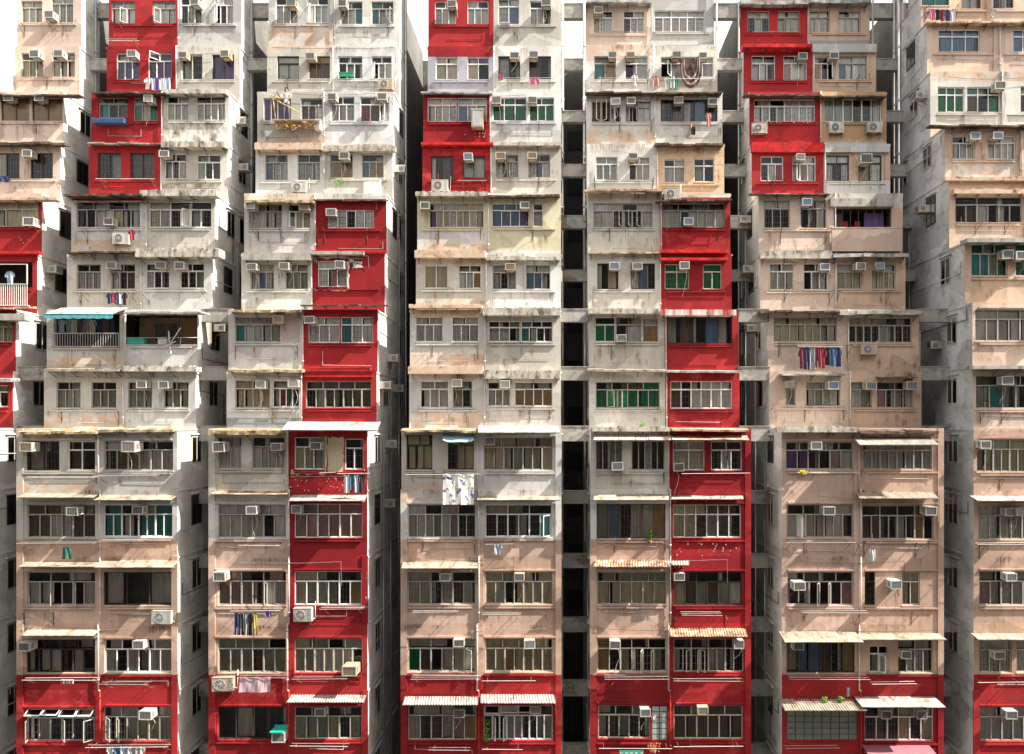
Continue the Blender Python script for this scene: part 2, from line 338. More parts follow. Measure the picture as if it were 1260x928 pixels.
# ------------------------------------------------------------------ facade builder
def rowidx(t, y):
    for i, (yb, yt, s) in enumerate(ROWS[t]):
        if yt <= y < yb: return i
    return len(ROWS[t]) - 1
def srow(t, y): return ROWS[t][rowidx(t, y)][2]
def edges(t, s):
    return tuple(VX + (e - VX)*s for e in EDGE[t])
def mid(t, s):
    return VX + ((MID if s > .99 else MIDU)[t] - VX)*s
VAR = {}
def variants():
    for k, alts in {'w':[(.70,.68,.63),(.58,.55,.48),(.64,.63,.60)],'p':[(.54,.37,.28),(.60,.43,.34)],'o':[(.62,.44,.32),(.68,.53,.43)],'r':[(.30,.014,.018),(.40,.026,.028)]}.items():
        VAR[k] = [P[k]] + [paint('%s_repainted_%d' % (k, i), c, .75, None, grime=(.10,.012,.012) if k == 'r' else (.10,.085,.065)) for i, c in enumerate(alts)]
variants()
def paintmat(t, bay, y):
    k = paintkey(t, bay, y)
    if k in VAR:
        v = VAR[k]; return v[(t*7 + bay*5 + rowidx(t, y)*3 + (t*rowidx(t, y)) % 5) % len(v)]
    return P[k]
def paintkey(t, bay, y):
    for a, b_, k in PAINT[t][bay]:
        if a <= y < b_: return k
    return 'w'
YS = 8.4       # back of the front block
YR = 15.0      # back of the rear wings
TOPF = EYE + 24.5
TOPR = EYE + 22.1
SIDE = {0:'s',1:'s',2:'s',3:'s',4:'s',5:'s',6:'u'}
TW_LABEL = {
 0:'peach and red apartment tower cut off by the left edge of the picture',
 1:'apartment tower with red top left flats and a blue awning, second from left',
 2:'white apartment tower with red lower right flats, third from left',
 3:'middle apartment tower with pale yellow band and red flats at upper left',
 4:'apartment tower with red right side and brown tiled flat, third from right',
 5:'peach apartment tower with dark red upper left flats, second from right',
 6:'peach apartment tower with green windows, cut off by the right edge'}
TW_SHORT = {0:'far left cut-off tower',1:'second tower from left',2:'third tower from left',3:'middle tower',
            4:'third tower from right',5:'second tower from right',6:'far right cut-off tower'}
ORD = ['first','second','third','fourth','fifth','sixth','seventh','eighth','ninth','tenth','eleventh','twelfth','thirteenth']
def rowname(t, y):
    r = max(0, rowidx(t, y) - 2)
    return ['bottom','second','third','fourth','fifth','sixth','seventh','eighth','ninth','tenth','eleventh','second highest','top'][r]

windows = []
for ln in WIN.strip().splitlines():
    for w in ln.split('|'):
        q = w.split(); windows.append((int(q[0]), *map(float, q[1:5]), q[5], q[6], q[7]))
# two more storeys below the frame
for t in range(7):
    for (a, b_) in ((MID[t]-86, MID[t]-4), (MID[t]+7, MID[t]+90)):
        windows.append((t, a, 953, b_, 994, random.choice('ACW'), random.choice(['dss','sds','ccd']), random.choice(['sdsdds','ccdccs','ddssdd'])))
for (a, b_) in ((1301,1385),):
    for y in (870,788,703,622,541,462,381):
        windows.append((6, a, y, b_, y+41, 'A', 'sss', random.choice(['sdsdds','ccdccs'])))
for t in (0,):
    for y in (870,788,703,622,543):
        windows.append((0, -205, y, -122, y+41, 'A', 'sss', 'sdsdds')); windows.append((0, -106, y, -28, y+41, 'A', 'sss', 'ccdccs'))

holes = {}
for w in windows: holes.setdefault((w[0], rowidx(w[0], (w[2]+w[4])/2)), []).append((w[1], w[2], w[3], w[4], .9))
for r in RECESS: holes.setdefault((r[0], rowidx(r[0], (r[2]+r[4])/2)), []).append((r[1], r[2], r[3], r[4], 1.3 if 'block' not in r[5] else .1))

towers = {}
zb_prev = {}
for t in range(7):
    xl, xr = (wx(e, 1) for e in EDGE[t])
    root = empty('apartment_tower', ((xl+xr)/2, 0, 0)); towers[t] = root
    tag(root, TW_LABEL[t], 'apartment building', 'towers of the housing block')
    W = MB()
    zprev = 0.0; yprev = None
    side = P[SIDE[t]]
    for i, (yb, yt, s) in enumerate(ROWS[t]):
        y0 = depth(s); z1 = wz(yt, s) if i < len(ROWS[t])-1 else TOPF; z0 = zprev
        if yprev is not None and y0 > yprev + 1e-4:       # roof of the row below where it steps back
            W.quad((xl,yprev,z0),(xr,yprev,z0),(xr,y0,z0),(xl,y0,z0), AW['k'])
        yprev = y0
        pz = lambda z: VY - (z-EYE)*K*s
        hs = holes.get((t, i), [])
        xm = wx(mid(t, s), s)
        for bay, (a, b_) in enumerate(((xl, xm), (xm, xr))):
            H = []
            for (hx0, hy0, hx1, hy1, dp) in hs:
                X0, X1 = wx(hx0, s), wx(hx1, s); Z0, Z1 = wz(hy1, s), wz(hy0, s)
                X0c, X1c = max(X0, a), min(X1, b_)
                if X1c - X0c > .02: H.append((X0c, X1c, max(Z0, z0+.02), min(Z1, z1-.02), dp, X0 >= a-1e-6, X1 <= b_+1e-6))
            xs = sorted({a, b_} | {h[0] for h in H} | {h[1] for h in H})
            zs = {z0, z1} | {h[2] for h in H} | {h[3] for h in H}
            for (pa, pb, k) in PAINT[t][bay]:
                for y in (pa, pb):
                    z = wz(y, s)
                    if z0 < z < z1: zs.add(z)
            zs = sorted(zs)
            for j in range(len(xs)-1):
                for k in range(len(zs)-1):
                    cx_, cz_ = (xs[j]+xs[j+1])/2, (zs[k]+zs[k+1])/2
                    if any(h[0] < cx_ < h[1] and h[2] < cz_ < h[3] for h in H): continue
                    if zs[k+1]-zs[k] < 1e-4 or xs[j+1]-xs[j] < 1e-4: continue
                    W.quad((xs[j],y0,zs[k]),(xs[j+1],y0,zs[k]),(xs[j+1],y0,zs[k+1]),(xs[j],y0,zs[k+1]), paintmat(t,bay,pz(cz_)))
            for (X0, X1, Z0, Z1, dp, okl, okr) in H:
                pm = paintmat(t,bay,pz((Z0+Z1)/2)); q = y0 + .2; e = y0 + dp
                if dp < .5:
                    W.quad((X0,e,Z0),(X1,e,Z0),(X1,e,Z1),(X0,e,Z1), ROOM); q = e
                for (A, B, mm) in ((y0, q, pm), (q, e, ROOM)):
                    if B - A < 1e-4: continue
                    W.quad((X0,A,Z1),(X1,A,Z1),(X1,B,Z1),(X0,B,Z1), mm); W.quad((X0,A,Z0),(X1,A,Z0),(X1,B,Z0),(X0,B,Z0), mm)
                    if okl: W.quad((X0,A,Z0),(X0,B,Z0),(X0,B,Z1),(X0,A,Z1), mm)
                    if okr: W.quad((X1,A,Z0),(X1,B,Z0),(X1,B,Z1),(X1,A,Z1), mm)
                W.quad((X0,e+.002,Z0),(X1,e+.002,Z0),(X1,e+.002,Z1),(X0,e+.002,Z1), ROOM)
            # relief: pilasters on the lower block, moulding under the windows everywhere
            bots = [h[2] for h in H]; tops_ = [h[3] for h in H]
            if s > .96 or t == 6:
                pw = .24
                for (pa, pb) in (((a-.03) if bay == 0 else a+.001, a+pw), (b_-pw*.9, b_+.03 if bay == 1 else b_-.001)):
                    cuts = sorted({z0, z1} | {wz(y, s) for (p_, q_, _) in PAINT[t][bay] for y in (p_, q_) if z0 < wz(y, s) < z1})
                    for c0, c1 in zip(cuts, cuts[1:]):
                        if c1-c0 > .01 and not any(h[0] < pb and h[1] > pa for h in H):
                            W.box(pa, pb, y0-.05, y0+.01, c0, c1, paintmat(t,bay,pz((c0+c1)/2)), 'k')
            if bots:
                zb = min(bots)
                if zb - .2 > z0:
                    W.box(a+.26, b_-.24, y0-.075, y0+.01, zb-.15, zb-.09, paintmat(t,bay,pz(zb-.12)), 'k')
                zt = max(tops_)
                if s > .96 and zt + .16 < z1:
                    W.box(a+.25, b_-.22, y0-.06, y0+.01, zt+.05, zt+.12, paintmat(t,bay,pz(zt+.08)), 'k')
                for (X0, X1, Z0, Z1, dp, okl, okr) in H:
                    if dp > .5 and Z0 - .06 > z0: W.box(X0-.03, X1+.03, y0-.04, y0+.05, Z0-.05, Z0-.003, paintmat(t,bay,pz(Z0-.05)))
        # side walls and horizontal joint line
        for X, sg in ((xl, -1), (xr, 1)):
            W.quad((X,y0,z0),(X,YS,z0),(X,YS,z1),(X,y0,z1), side)
            W.box(X - (.04 if sg < 0 else -.0), X + (.04 if sg > 0 else 0), y0+.02, YS-.02, z1-.10, z1-.04, side)
        zprev = z1
    y0 = depth(ROWS[t][-1][2])
    W.quad((xl,y0,TOPF),(xr,y0,TOPF),(xr,YS,TOPF),(xl,YS,TOPF), AW['k'])
    W.quad((xl,YS,TOPR-.5),(xr,YS,TOPR-.5),(xr,YS,TOPF),(xl,YS,TOPF), side)
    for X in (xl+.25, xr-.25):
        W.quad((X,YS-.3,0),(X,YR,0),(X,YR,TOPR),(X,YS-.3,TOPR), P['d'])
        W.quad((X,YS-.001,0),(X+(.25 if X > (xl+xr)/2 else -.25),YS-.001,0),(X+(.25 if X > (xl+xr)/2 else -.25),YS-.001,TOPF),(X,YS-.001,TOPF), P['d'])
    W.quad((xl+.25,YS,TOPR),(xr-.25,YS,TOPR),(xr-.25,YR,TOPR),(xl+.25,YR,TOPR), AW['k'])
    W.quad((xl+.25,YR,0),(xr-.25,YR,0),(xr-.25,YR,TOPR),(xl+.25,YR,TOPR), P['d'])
    if t == 0: W.box(xl, -27.2, 5.55, 7.0, wz(113,.8596), TOPF, P['s'])
    W.build('wall', root)

# ------------------------------------------------------------------ windows
def curtain(mb, x0, x1, z0, z1, y, mat, amp=.016):
    n = max(4, int((x1-x0)/.035)); ph = random.random()*6; fr_ = random.uniform(48, 80)
    lean = random.uniform(-.03, .03)
    pts = []
    for i in range(n+1):
        x = x0 + (x1-x0)*i/n
        pts.append((x, y + amp*math.sin(x*fr_+ph) + amp*.5*math.sin(x*fr_*.37+ph*2)))
    b0 = len(mb.v); k = mb.mi(mat)
    for (x, yy) in pts:
        mb.v.append((x + lean*(x-x0), yy, z0)); mb.v.append((x, yy, z1))
    for i in range(n):
        a = b0 + 2*i
        mb.f.append((a, a+2, a+3, a+1)); mb.m.append(k); mb.sm.append(True)
def casement(fm, gm, x0, x1, z0, z1, y, side, ang, mat, top=False):
    """an opened sash: hinged at one side (or along the top) and swung outwards"""
    w = x1-x0; h = z1-z0; f = .032
    if top:
        P_ = lambda u, v, e: (x0+u, y - math.sin(ang)*(h-v) + math.cos(ang)*e, z1 - math.cos(ang)*(h-v) + math.sin(ang)*e)
    elif side < 0:
        P_ = lambda u, v, e: (x0 + math.cos(ang)*u + math.sin(ang)*e, y - math.sin(ang)*u + math.cos(ang)*e, z0+v)
    else:
        P_ = lambda u, v, e: (x1 - math.cos(ang)*(w-u) - math.sin(ang)*e, y - math.sin(ang)*(w-u) + math.cos(ang)*e, z0+v)
    def bx(u0, u1, v0, v1, e0, e1, m_):
        c = [P_(u0,v0,e0),P_(u1,v0,e0),P_(u1,v0,e1),P_(u0,v0,e1),P_(u0,v1,e0),P_(u1,v1,e0),P_(u1,v1,e1),P_(u0,v1,e1)]
        n = len(fm.v); fm.v += c; k = fm.mi(m_)
        for q in ((0,3,2,1),(4,5,6,7),(0,1,5,4),(1,2,6,5),(2,3,7,6),(3,0,4,7)):
            fm.f.append(tuple(n+i for i in q)); fm.m.append(k); fm.sm.append(False)
    bx(0, w, 0, f, 0, .03, mat); bx(0, w, h-f, h, 0, .03, mat); bx(0, f, f, h-f, 0, .03, mat); bx(w-f, w, f, h-f, 0, .03, mat)
    gm.quad(P_(f,f,.012), P_(w-f,f,.012), P_(w-f,h-f,.012), P_(f,h-f,.012), GLASS)

def make_window(t, px0, py0, px1, py1, fk, up, lo, root):
    s = srow(t, (py0+py1)/2); y0 = depth(s) + .07
    X0, X1, Z0, Z1 = wx(px0, s), wx(px1, s), wz(py1, s), wz(py0, s)
    fm, gm, cm = MB(), MB(), MB(); sashes = []
    mat = FR[fk]; f = .038; d = .06
    fm.box(X0, X1, y0, y0+d, Z0, Z0+f, mat); fm.box(X0, X1, y0, y0+d, Z1-f, Z1, mat)
    fm.box(X0, X0+f, y0, y0+d, Z0+f, Z1-f, mat); fm.box(X1-f, X1, y0, y0+d, Z0+f, Z1-f, mat)
    H = Z1 - Z0
    zt = Z1 - .30*H if up != '-' else Z1 - f
    if up != '-': fm.box(X0+f, X1-f, y0-.012, y0+d+.002, zt-.022, zt+.022, mat)
    def row(fills, za, zb, lower):
        n = len(fills); xa, xb = X0+f, X1-f
        for i, c in enumerate(fills):
            a = xa + (xb-xa)*i/n; b_ = xa + (xb-xa)*(i+1)/n
            if i: fm.box(a-(.017 if not (lower and n >= 6 and i % 2 == 0) else .028), a+(.017 if not (lower and n >= 6 and i % 2 == 0) else .028), y0-.006, y0+d+.001, za, zb, mat)
            if c == 'H': om, og = MB(), MB(); sashes.append((om, og)); casement(om, og, a+.02, b_-.02, za-.02, zb, y0-.01, 0, random.uniform(.9,1.15), FR['W'] if fk != 'K' else mat, top=True); cc = 'd'
            elif c.isupper():
                om, og = MB(), MB(); sashes.append((om, og)); casement(om, og, a+.01, b_-.01, za, zb, y0-.01, random.choice((-1,1)), random.uniform(.7,1.35), mat if fk in 'WCA' else FR['A']); cc = c.lower()
            else:
                gm.quad((a,y0+.03,za),(b_,y0+.03,za),(b_,y0+.03,zb),(a,y0+.03,zb), GLASS); cc = c
                if lower and random.random() < .8:      # sash frame inside the opening
                    g = .02; e = y0+.018
                    fm.box(a+.015, b_-.015, e, e+.025, za, za+g, mat); fm.box(a+.015, b_-.015, e, e+.025, zb-g, zb, mat)
            if cc == 'd' and random.random() < .35:
                curtain(cm, a, b_-(b_-a)*random.choice((0,0,.3)), za, zb, y0+.22, CU[random.choice('sesn')]); continue
            if cc in ('d', '-'):
                if cc == 'd' and random.random() < .5:  # half-drawn cloth at the side of a dark opening
                    w = (b_-a)*random.uniform(.15,.4); l = random.random() < .5
                    curtain(cm, a if l else b_-w, a+w if l else b_, za, zb, y0+.17, CU[random.choice('snwe')])
                continue
            ga = 0; gb = 0
            if random.random() < .22: ga = (b_-a)*random.uniform(0,.3)
            if random.random() < .22: gb = (b_-a)*random.uniform(0,.25)
            if cc == 'o':
                nn = max(2, int((zb-za)/.09))
                for j in range(nn):
                    q = za + (zb-za)*j/nn
                    cm.box(a, b_, y0+.06, y0+.075, q, q+(zb-za)/nn-.014, CU['o'])
            else: curtain(cm, a+ga, b_-gb, za, zb, y0+.085+random.uniform(-.015,.03), CU[cc])
    if up != '-': row(up, zt+.022, Z1-f, False)
    row(lo, Z0+f, (zt-.022) if up != '-' else Z1-f, True)
    zl = (zt-.022) if up != '-' else Z1-f
    if random.random() < .65:                            # burglar bars behind the glass
        n = int((X1-X0)/.13)
        for i in range(1, n):
            x = X0 + (X1-X0)*i/n; fm.box(x-.006, x+.006, y0+.075, y0+.087, Z0+f, zl, GRILLE)
        for q in (.33, .66):
            z = Z0 + (zl-Z0)*q; fm.box(X0+f, X1-f, y0+.088, y0+.098, z-.006, z+.006, GRILLE)
    wo = fm.build('window', root)
    for mb, nm in ((gm, 'pane'), (cm, 'curtain')):
        if mb.f: mb.build(nm, wo)
    for om, og in sashes:
        n0 = len(om.v); om.v += og.v
        for q in og.f: om.f.append(tuple(n0+i for i in q)); om.m.append(om.mi(GLASS)); om.sm.append(False)
        om.build('open_sash', wo)
    return wo
for w in windows: make_window(*w, towers[w[0]])

# side windows, set in frames on the gap walls
for t in range(7):
    for X, sg in ((wx(EDGE[t][0],1), -1), (wx(EDGE[t][1],1), 1)):
        for i, (yb, yt, s) in enumerate(ROWS[t]):
            if i < 1: continue
            yf = depth(s); z1 = wz(yt, s); z0 = wz(yb, s)
            if i == len(ROWS[t])-1: z1 = z0 + 2.5
            za, zb = z0 + (z1-z0)*.40, z0 + (z1-z0)*.86
            for (a, b_) in ((yf+1.3, yf+2.25), (6.5, 7.7)):
                if b_ > YS-.2 or (a == 6.5 and yf+2.25 > 6.2): continue
                if random.random() < .12: continue
                fm, gm = MB(), MB(); m = FR[random.choice('AAKC')]
                o = lambda e: (X+sg*e)
                for (c0,c1,d0,d1) in ((a,b_,za,za+.05),(a,b_,zb-.05,zb),(a,a+.05,za+.05,zb-.05),(b_-.05,b_,za+.05,zb-.05),((a+b_)/2-.02,(a+b_)/2+.02,za+.05,zb-.05)):
                    fm.box(o(-.005), o(.035), c0, c1, d0, d1, m)
                fm.box(o(-.004), o(.10), a-.1, b_+.1, zb+.06, zb+.11, P[SIDE[t]])
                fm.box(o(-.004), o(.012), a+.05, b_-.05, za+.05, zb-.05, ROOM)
                gm.quad((o(.02),a+.05,za+.05),(o(.02),b_-.05,za+.05),(o(.02),b_-.05,zb-.05),(o(.02),a+.05,zb-.05), GLASS)
                wo = fm.build('window', towers[t]); gm.build('pane', wo)

# ------------------------------------------------------------------ balconies and block panels
for (t, px0, py0, px1, py1, kind) in RECESS:
    s = srow(t, (py0+py1)/2); y0 = depth(s); root = towers[t]
    X0, X1, Z0, Z1 = wx(px0,s), wx(px1,s), wz(py1,s), wz(py0,s)
    if kind == 'rail':
        mb = MB(); zr = wz(411, s)
        n = 26
        for i in range(n+1):
            x = X0 + (X1-X0)*i/n; mb.box(x-.010, x+.010, y0-.10, y0-.08, Z0-.05, zr, ALU)
        mb.box(X0, X1, y0-.11, y0-.07, zr, zr+.04, ALU); mb.box(X0, X1, y0-.11, y0-.07, Z0-.06, Z0-.02, ALU)
        mb.box(X0, X0+.05, y0-.11, y0, Z0-.06, Z0-.02, ALU); mb.box(X1-.05, X1, y0-.11, y0, Z0-.06, Z0-.02, ALU)
        mb.build('railing', root)
    if kind == 'tan':
        mb = MB(); mb.box(X0+.01, X1-.01, y0+1.2, y0+1.28, Z0, Z1, P['a']); 
        mb.build('balcony_wall', root)
        wm = MB(); a, b_ = wx(191,s*.965), wx(222,s*.965); c, d = wz(422,s*.965), wz(397,s*.965)
        for q in ((a,b_,c,c+.05),(a,b_,d-.05,d),(a,a+.05,c,d),(b_-.05,b_,c,d),((a+b_)/2-.02,(a+b_)/2+.02,c,d)): wm.box(q[0],q[1],y0+1.14,y0+1.19,q[2],q[3],FR['A'])
        wm.box(a,b_,y0+1.165,y0+1.17,c,d,P['d']); wm.build('window', root)
        rm = MB(); rm.bar((X0,y0-.02,Z0+.30),(X1,y0-.02,Z0+.30),.014,ALU)
        for i in range(5):
            x = X0 + (X1-X0)*i/4; rm.bar((x,y0-.02,Z0-.02),(x,y0-.02,Z0+.30 if 0<i<4 else Z1),.012 if 0<i<4 else .02,WHITE)
        rm.build('railing', root)
    if kind == 'redrail':
        mb = MB(); a, b_ = wx(-40,s), wx(37,s); zt, z_ = wz(351,s), wz(377,s)
        for i in range(30):
            x = a + (b_-a)*i/29; mb.box(x-.011, x+.011, y0-.22, y0-.20, z_, zt, WHITE)
        for z in (zt, z_, zt+.9): mb.box(a, b_, y0-.23, y0-.19, z, z+.03, WHITE)
        for x in (a, b_): 
            mb.box(x-.02, x+.02, y0-.23, y0-.19, zt, zt+.9, WHITE); mb.box(x-.02, x+.02, y0-.23, y0, z_, z_+.03, WHITE)
        mb.build('railing', root)
    if kind == 'shrine':
        mb = MB(); s2 = sof(depth(s)-.35)
        a, b_ = wx(1024,s2), wx(1110,s2); z0, z1 = wz(309,s2), wz(281,s2)
        mb.box(a, b_, y0-.35, y0-.25, z0, z1, P['o']); mb.box(b_-.1, b_, y0-.25, y0+.3, z0, z1, P['o']); mb.box(a-.02, b_+.02, y0-.37, y0-.23, z1, z1+.05, P['o'])
        mb.box(a, b_-.1, y0-.249, y0, z0, z0+.08, P['o']); mb.build('balcony_parapet', root)
        cm = MB()
        for (p, q, k) in ((1030,1040,'n'),(1040,1048,'i'),(1056,1063,'i'),(1068,1092,'p')): curtain(cm, wx(p,s), wx(q,s), Z0+.05, Z1-.1 if k!='i' else Z1-.5, y0+.5, CU[k])
        cm.build('curtain', root)
        lm = MB()
        for i in range(8):
            x = X0+.05+(X1-X0-.1)*i/7; lm.box(x-.015,x+.015,y0+.04,y0+.07,Z0,Z1,FR['K'])
        lm.build('window', root)
    if kind.startswith('blocks'):
        mb = MB(); nx = 2 if kind == 'blocks' else 8; nz = 6 if kind == 'blocks' else 5
        m_ = plain('glass_block_'+kind, (.36,.40,.36) if kind == 'blocks' else (.20,.22,.18), .3)
        for i in range(nx):
            for j in range(nz):
                a = X0+(X1-X0)*i/nx; c = Z0+(Z1-Z0)*j/nz
                mb.box(a+.02, a+(X1-X0)/nx-.02, y0+.02, y0+.08, c+.02, c+(Z1-Z0)/nz-.02, m_)
        mb.box(X0, X1, y0+.06, y0+.095, Z0, Z1, P['d']); mb.build('glass_block_panel', root)

# ------------------------------------------------------------------ awnings and ledges: tower x0 x1 ytop ybottom type material depth
AWN = """
0 -60 98 115 118 s d .45|0 -60 78 173 178 s d .5|0 -60 70 243 246 s o .4|0 -60 48 309 312 s r .3|0 -60 35 376 380 s b .5|0 -60 30 386 394 s w .6|0 -60 12 463 470 s g .6
1 112 203 112 115 s d .5|1 200 278 110 115 s k .35|1 108 199 174 177 s c .4|1 198 277 174 181 s k .5|1 78 173 237 241 s d .7|1 172 266 234 241 s k .6|1 78 166 308 311 s d .6|1 166 270 306 316 s k .6
1 152 246 382 386 s g .9|1 54 145 452 457 s c .6|1 150 241 451 457 s k .55|1 22 118 529 534 s m .4|1 118 212 527 532 s m .35
1 20 115 607 612 c c .6|1 116 211 609 615 c c .7|1 23 116 691 697 c c .6|1 116 213 689 698 c c .7|1 23 116 774 782 r c .7
2 313 396 176 184 s o .4|2 397 486 179 186 s k .3|2 300 384 244 249 s m .6|2 384 476 245 247 s d .3|2 298 382 311 320 s w .35|2 383 447 309 313 s w .35|2 384 476 308 310 s r .15
2 281 369 379 384 s m .6|2 369 477 374 377 s d .6|2 280 371 452 458 s m .5|2 373 463 451 453 s r .15|2 374 458 462 464 s r .15|2 258 345 526 535 s m .6|2 346 464 519 529 c w 1.0
2 259 353 604 608 c b .5|2 355 449 609 616 c w .7|2 352 448 855 864 r w .8
3 518 605 112 115 s g .3|3 518 607 175 178 s r .3|3 607 690 175 179 s k .4|3 511 600 236 241 s k .45|3 600 688 238 242 s d .5|3 510 597 308 317 s o .4|3 598 689 316 320 s k .35
3 503 593 375 379 s o .4|3 594 689 379 388 s k .5|3 502 594 451 460 s o .5|3 595 689 456 466 s k .45|3 493 586 528 532 s m .5|3 588 689 524 532 c w 1.0
3 494 588 691 699 c c .7|3 587 689 610 615 c c .6|3 495 588 857 867 r w .9|3 591 684 856 865 r w .9
4 719 802 -2 3 s g .5|4 720 806 112 115 s d .5|4 806 888 112 115 s d .5|4 806 890 175 179 s d .45|4 719 815 231 235 s b .6|4 808 900 244 247 s d .6|4 724 811 309 312 s m .4|4 812 896 307 311 s r .3|4 812 896 317 320 s r .35
4 724 811 380 386 s k .6|4 813 906 381 388 s s .6|4 723 819 453 457 s c .5|4 820 909 455 459 s g .55|4 728 825 526 531 s k .4|4 730 826 535 541 r s .6|4 827 921 527 531 s b .6|4 827 922 536 541 c b .8
4 730 823 608 615 c c .6|4 826 915 610 614 c w .5|4 730 824 689 697 r b .7|4 826 848 690 695 r w .5|4 824 920 773 783 r b .8
5 911 994 -3 5 s g .5|5 995 1071 -3 4 s g .5|5 915 1000 54 58 s r .6|5 1000 1079 54 64 s v .2|5 916 1010 115 118 s d .5|5 1009 1091 116 119 s d .5|5 925 1014 175 187 s r .2|5 1015 1095 177 187 s v .2|5 924 1021 237 240 s d .45|5 1022 1100 244 254 s w .2
5 936 1024 309 318 s k .4|5 1026 1118 309 316 s g .55|5 936 1032 381 385 s d .5|5 1034 1135 379 387 s g .6|5 963 1040 459 462 s g .5|5 1083 1128 464 466 s d .5|5 956 1058 526 532 s k .45|5 1058 1155 528 534 s d .4|5 1058 1156 538 547 r w 1.0
5 1058 1155 605 613 r c .7|5 966 1063 777 790 c c 1.2|5 1061 1165 779 787 c c .9|5 966 1067 862 874 r c 1.2|5 1061 1164 857 870 c w 1.2|5 1070 1155 919 931 c p 1.1
6 1141 1290 25 28 s b .4|6 1145 1290 152 155 s d .5|6 1163 1290 218 222 s o .3|6 1174 1290 233 238 s o .4|6 1190 1290 293 298 s w .6|6 1198 1290 450 454 s w .6|6 1203 1290 610 616 c w .8|6 1204 1290 781 787 c c .8
"""
AW['v'] = P['v']
def awning(t, x0, x1, yt, yb, ty, mk, dp):
    ymid = (yt+yb)/2
    # attach to the row beneath (its upper part)
    s = srow(t, yb + 4); y0 = depth(s); sf = sof(y0 - dp)
    X0, X1 = wx(x0, sf), wx(x1, sf); mb = MB(); m = AW[mk]
    xl, xr = (wx(e, 1) for e in EDGE[t])
    if ty == 's':
        Z1, Z0 = wz(yt, sf), wz(yb, sf)
        if mk in 'dgbmc' :
            # sheet ledge: irregular, in strips with slightly different droop, on brackets
            n = max(2, int((X1-X0)/.6)); a = X0
            for i in range(n):
                b_ = X0 + (X1-X0)*(i+1)/n; dz = random.uniform(-.025,.025); dy = random.uniform(-.05,.04)
                th = max(.03, (Z1-Z0)*.6)
                v = [(a,y0-dp+dy,Z0+dz),(b_+.03,y0-dp+dy,Z0+dz+random.uniform(-.02,.02)),(b_+.03,y0+.02,Z0+dz+.06),(a,y0+.02,Z0+dz+.06)]
                top = [(p[0],p[1],p[2]+th) for p in v]
                k0 = len(mb.v); mb.v += v + top; k = mb.mi(m)
                for q in ((0,3,2,1),(4,5,6,7),(0,1,5,4),(1,2,6,5),(2,3,7,6),(3,0,4,7)):
                    mb.f.append(tuple(k0+j for j in q)); mb.m.append(k); mb.sm.append(False)
                a = b_
        else:
            n = max(3, int((X1-X0)/.35)); 
            mb.box(X0, X1, y0-dp, y0+.02, Z0, Z1, m)
            if mk in 'ko':   # rubble, crumbling patches and moss lumps lying on top
                for _ in range(int((X1-X0)*7)):
                    x = random.uniform(X0, X1-.15); w = random.uniform(.04,.16)
                    mb.box(x, x+w, y0-dp+random.uniform(0,.1), y0-dp+random.uniform(.15,.3), Z1-.01, Z1+random.uniform(.01,.055), m)
        nb = max(2, int((X1-X0)/.75))
        for i in range(nb):
            x = X0 + .15 + (X1-X0-.3)*i/(nb-1)
            if xl < x < xr and dp > .3:
                mb.bar((x,y0-dp+.06,Z0-.01),(x,y0+.01,Z0-.22),.014,DARKM,4); mb.box(x-.012,x+.012,y0-dp+.05,y0,Z0-.03,Z0-.004,DARKM)
    else:
        Zb, Zf = wz(yt, s), wz(yb, sf)
        if Zf > Zb - .02: Zb = Zf + .05
        n = int((X1-X0)/(.055 if ty == 'r' else .45)); n = max(n, 2)
        skew = .08 if x1 < 690 else -.08
        top = []; 
        brk = {}
        for i in range(n+1):
            x = X0 + (X1-X0)*i/n; c = (.016 if i % 2 else -.016) if ty == 'r' else random.uniform(-.008,.008)
            ej = random.uniform(-.03,.03) if i % 6 == 0 else 0
            top.append((x, c, ej))
        k = mb.mi(m); b0 = len(mb.v); th = .018
        for (x, c, ej) in top:
            mb.v += [(x-skew, y0+.01, Zb+c), (x, y0-dp+ej, Zf+c), (x-skew, y0+.01, Zb+c-th), (x, y0-dp+ej, Zf+c-th)]
        for i in range(n):
            a = b0+4*i; e = a+4
            for q in ((a+1,e+1,e,a),(a+2,e+2,e+3,a+3),(a+1,a+3,e+3,e+1)): mb.f.append(q); mb.m.append(k); mb.sm.append(False)
        mb.f.append((b0,b0+2,b0+3,b0+1)); mb.m.append(k); mb.sm.append(False)
        e = b0+4*n; mb.f.append((e,e+1,e+3,e+2)); mb.m.append(k); mb.sm.append(False)
        for i in range(3):
            x = X0 + .2 + (X1-X0-.4)*i/2
            mb.bar((x,y0-dp+.05,Zf-.035),(x,y0,Zb-.30),.012,ALU,4)
        mb.bar((X0,y0-dp+.04,Zf-.035),(X1,y0-dp+.04,Zf-.035),.012,ALU,4)
    return mb.build('awning' if ty != 's' or mk in 'dgbmcw' else 'ledge', towers[t])
for ln in AWN.strip().splitlines():
    for a in ln.split('|'):
        q = a.split(); awning(int(q[0]), *map(float, q[1:5]), q[5], q[6], float(q[7]))
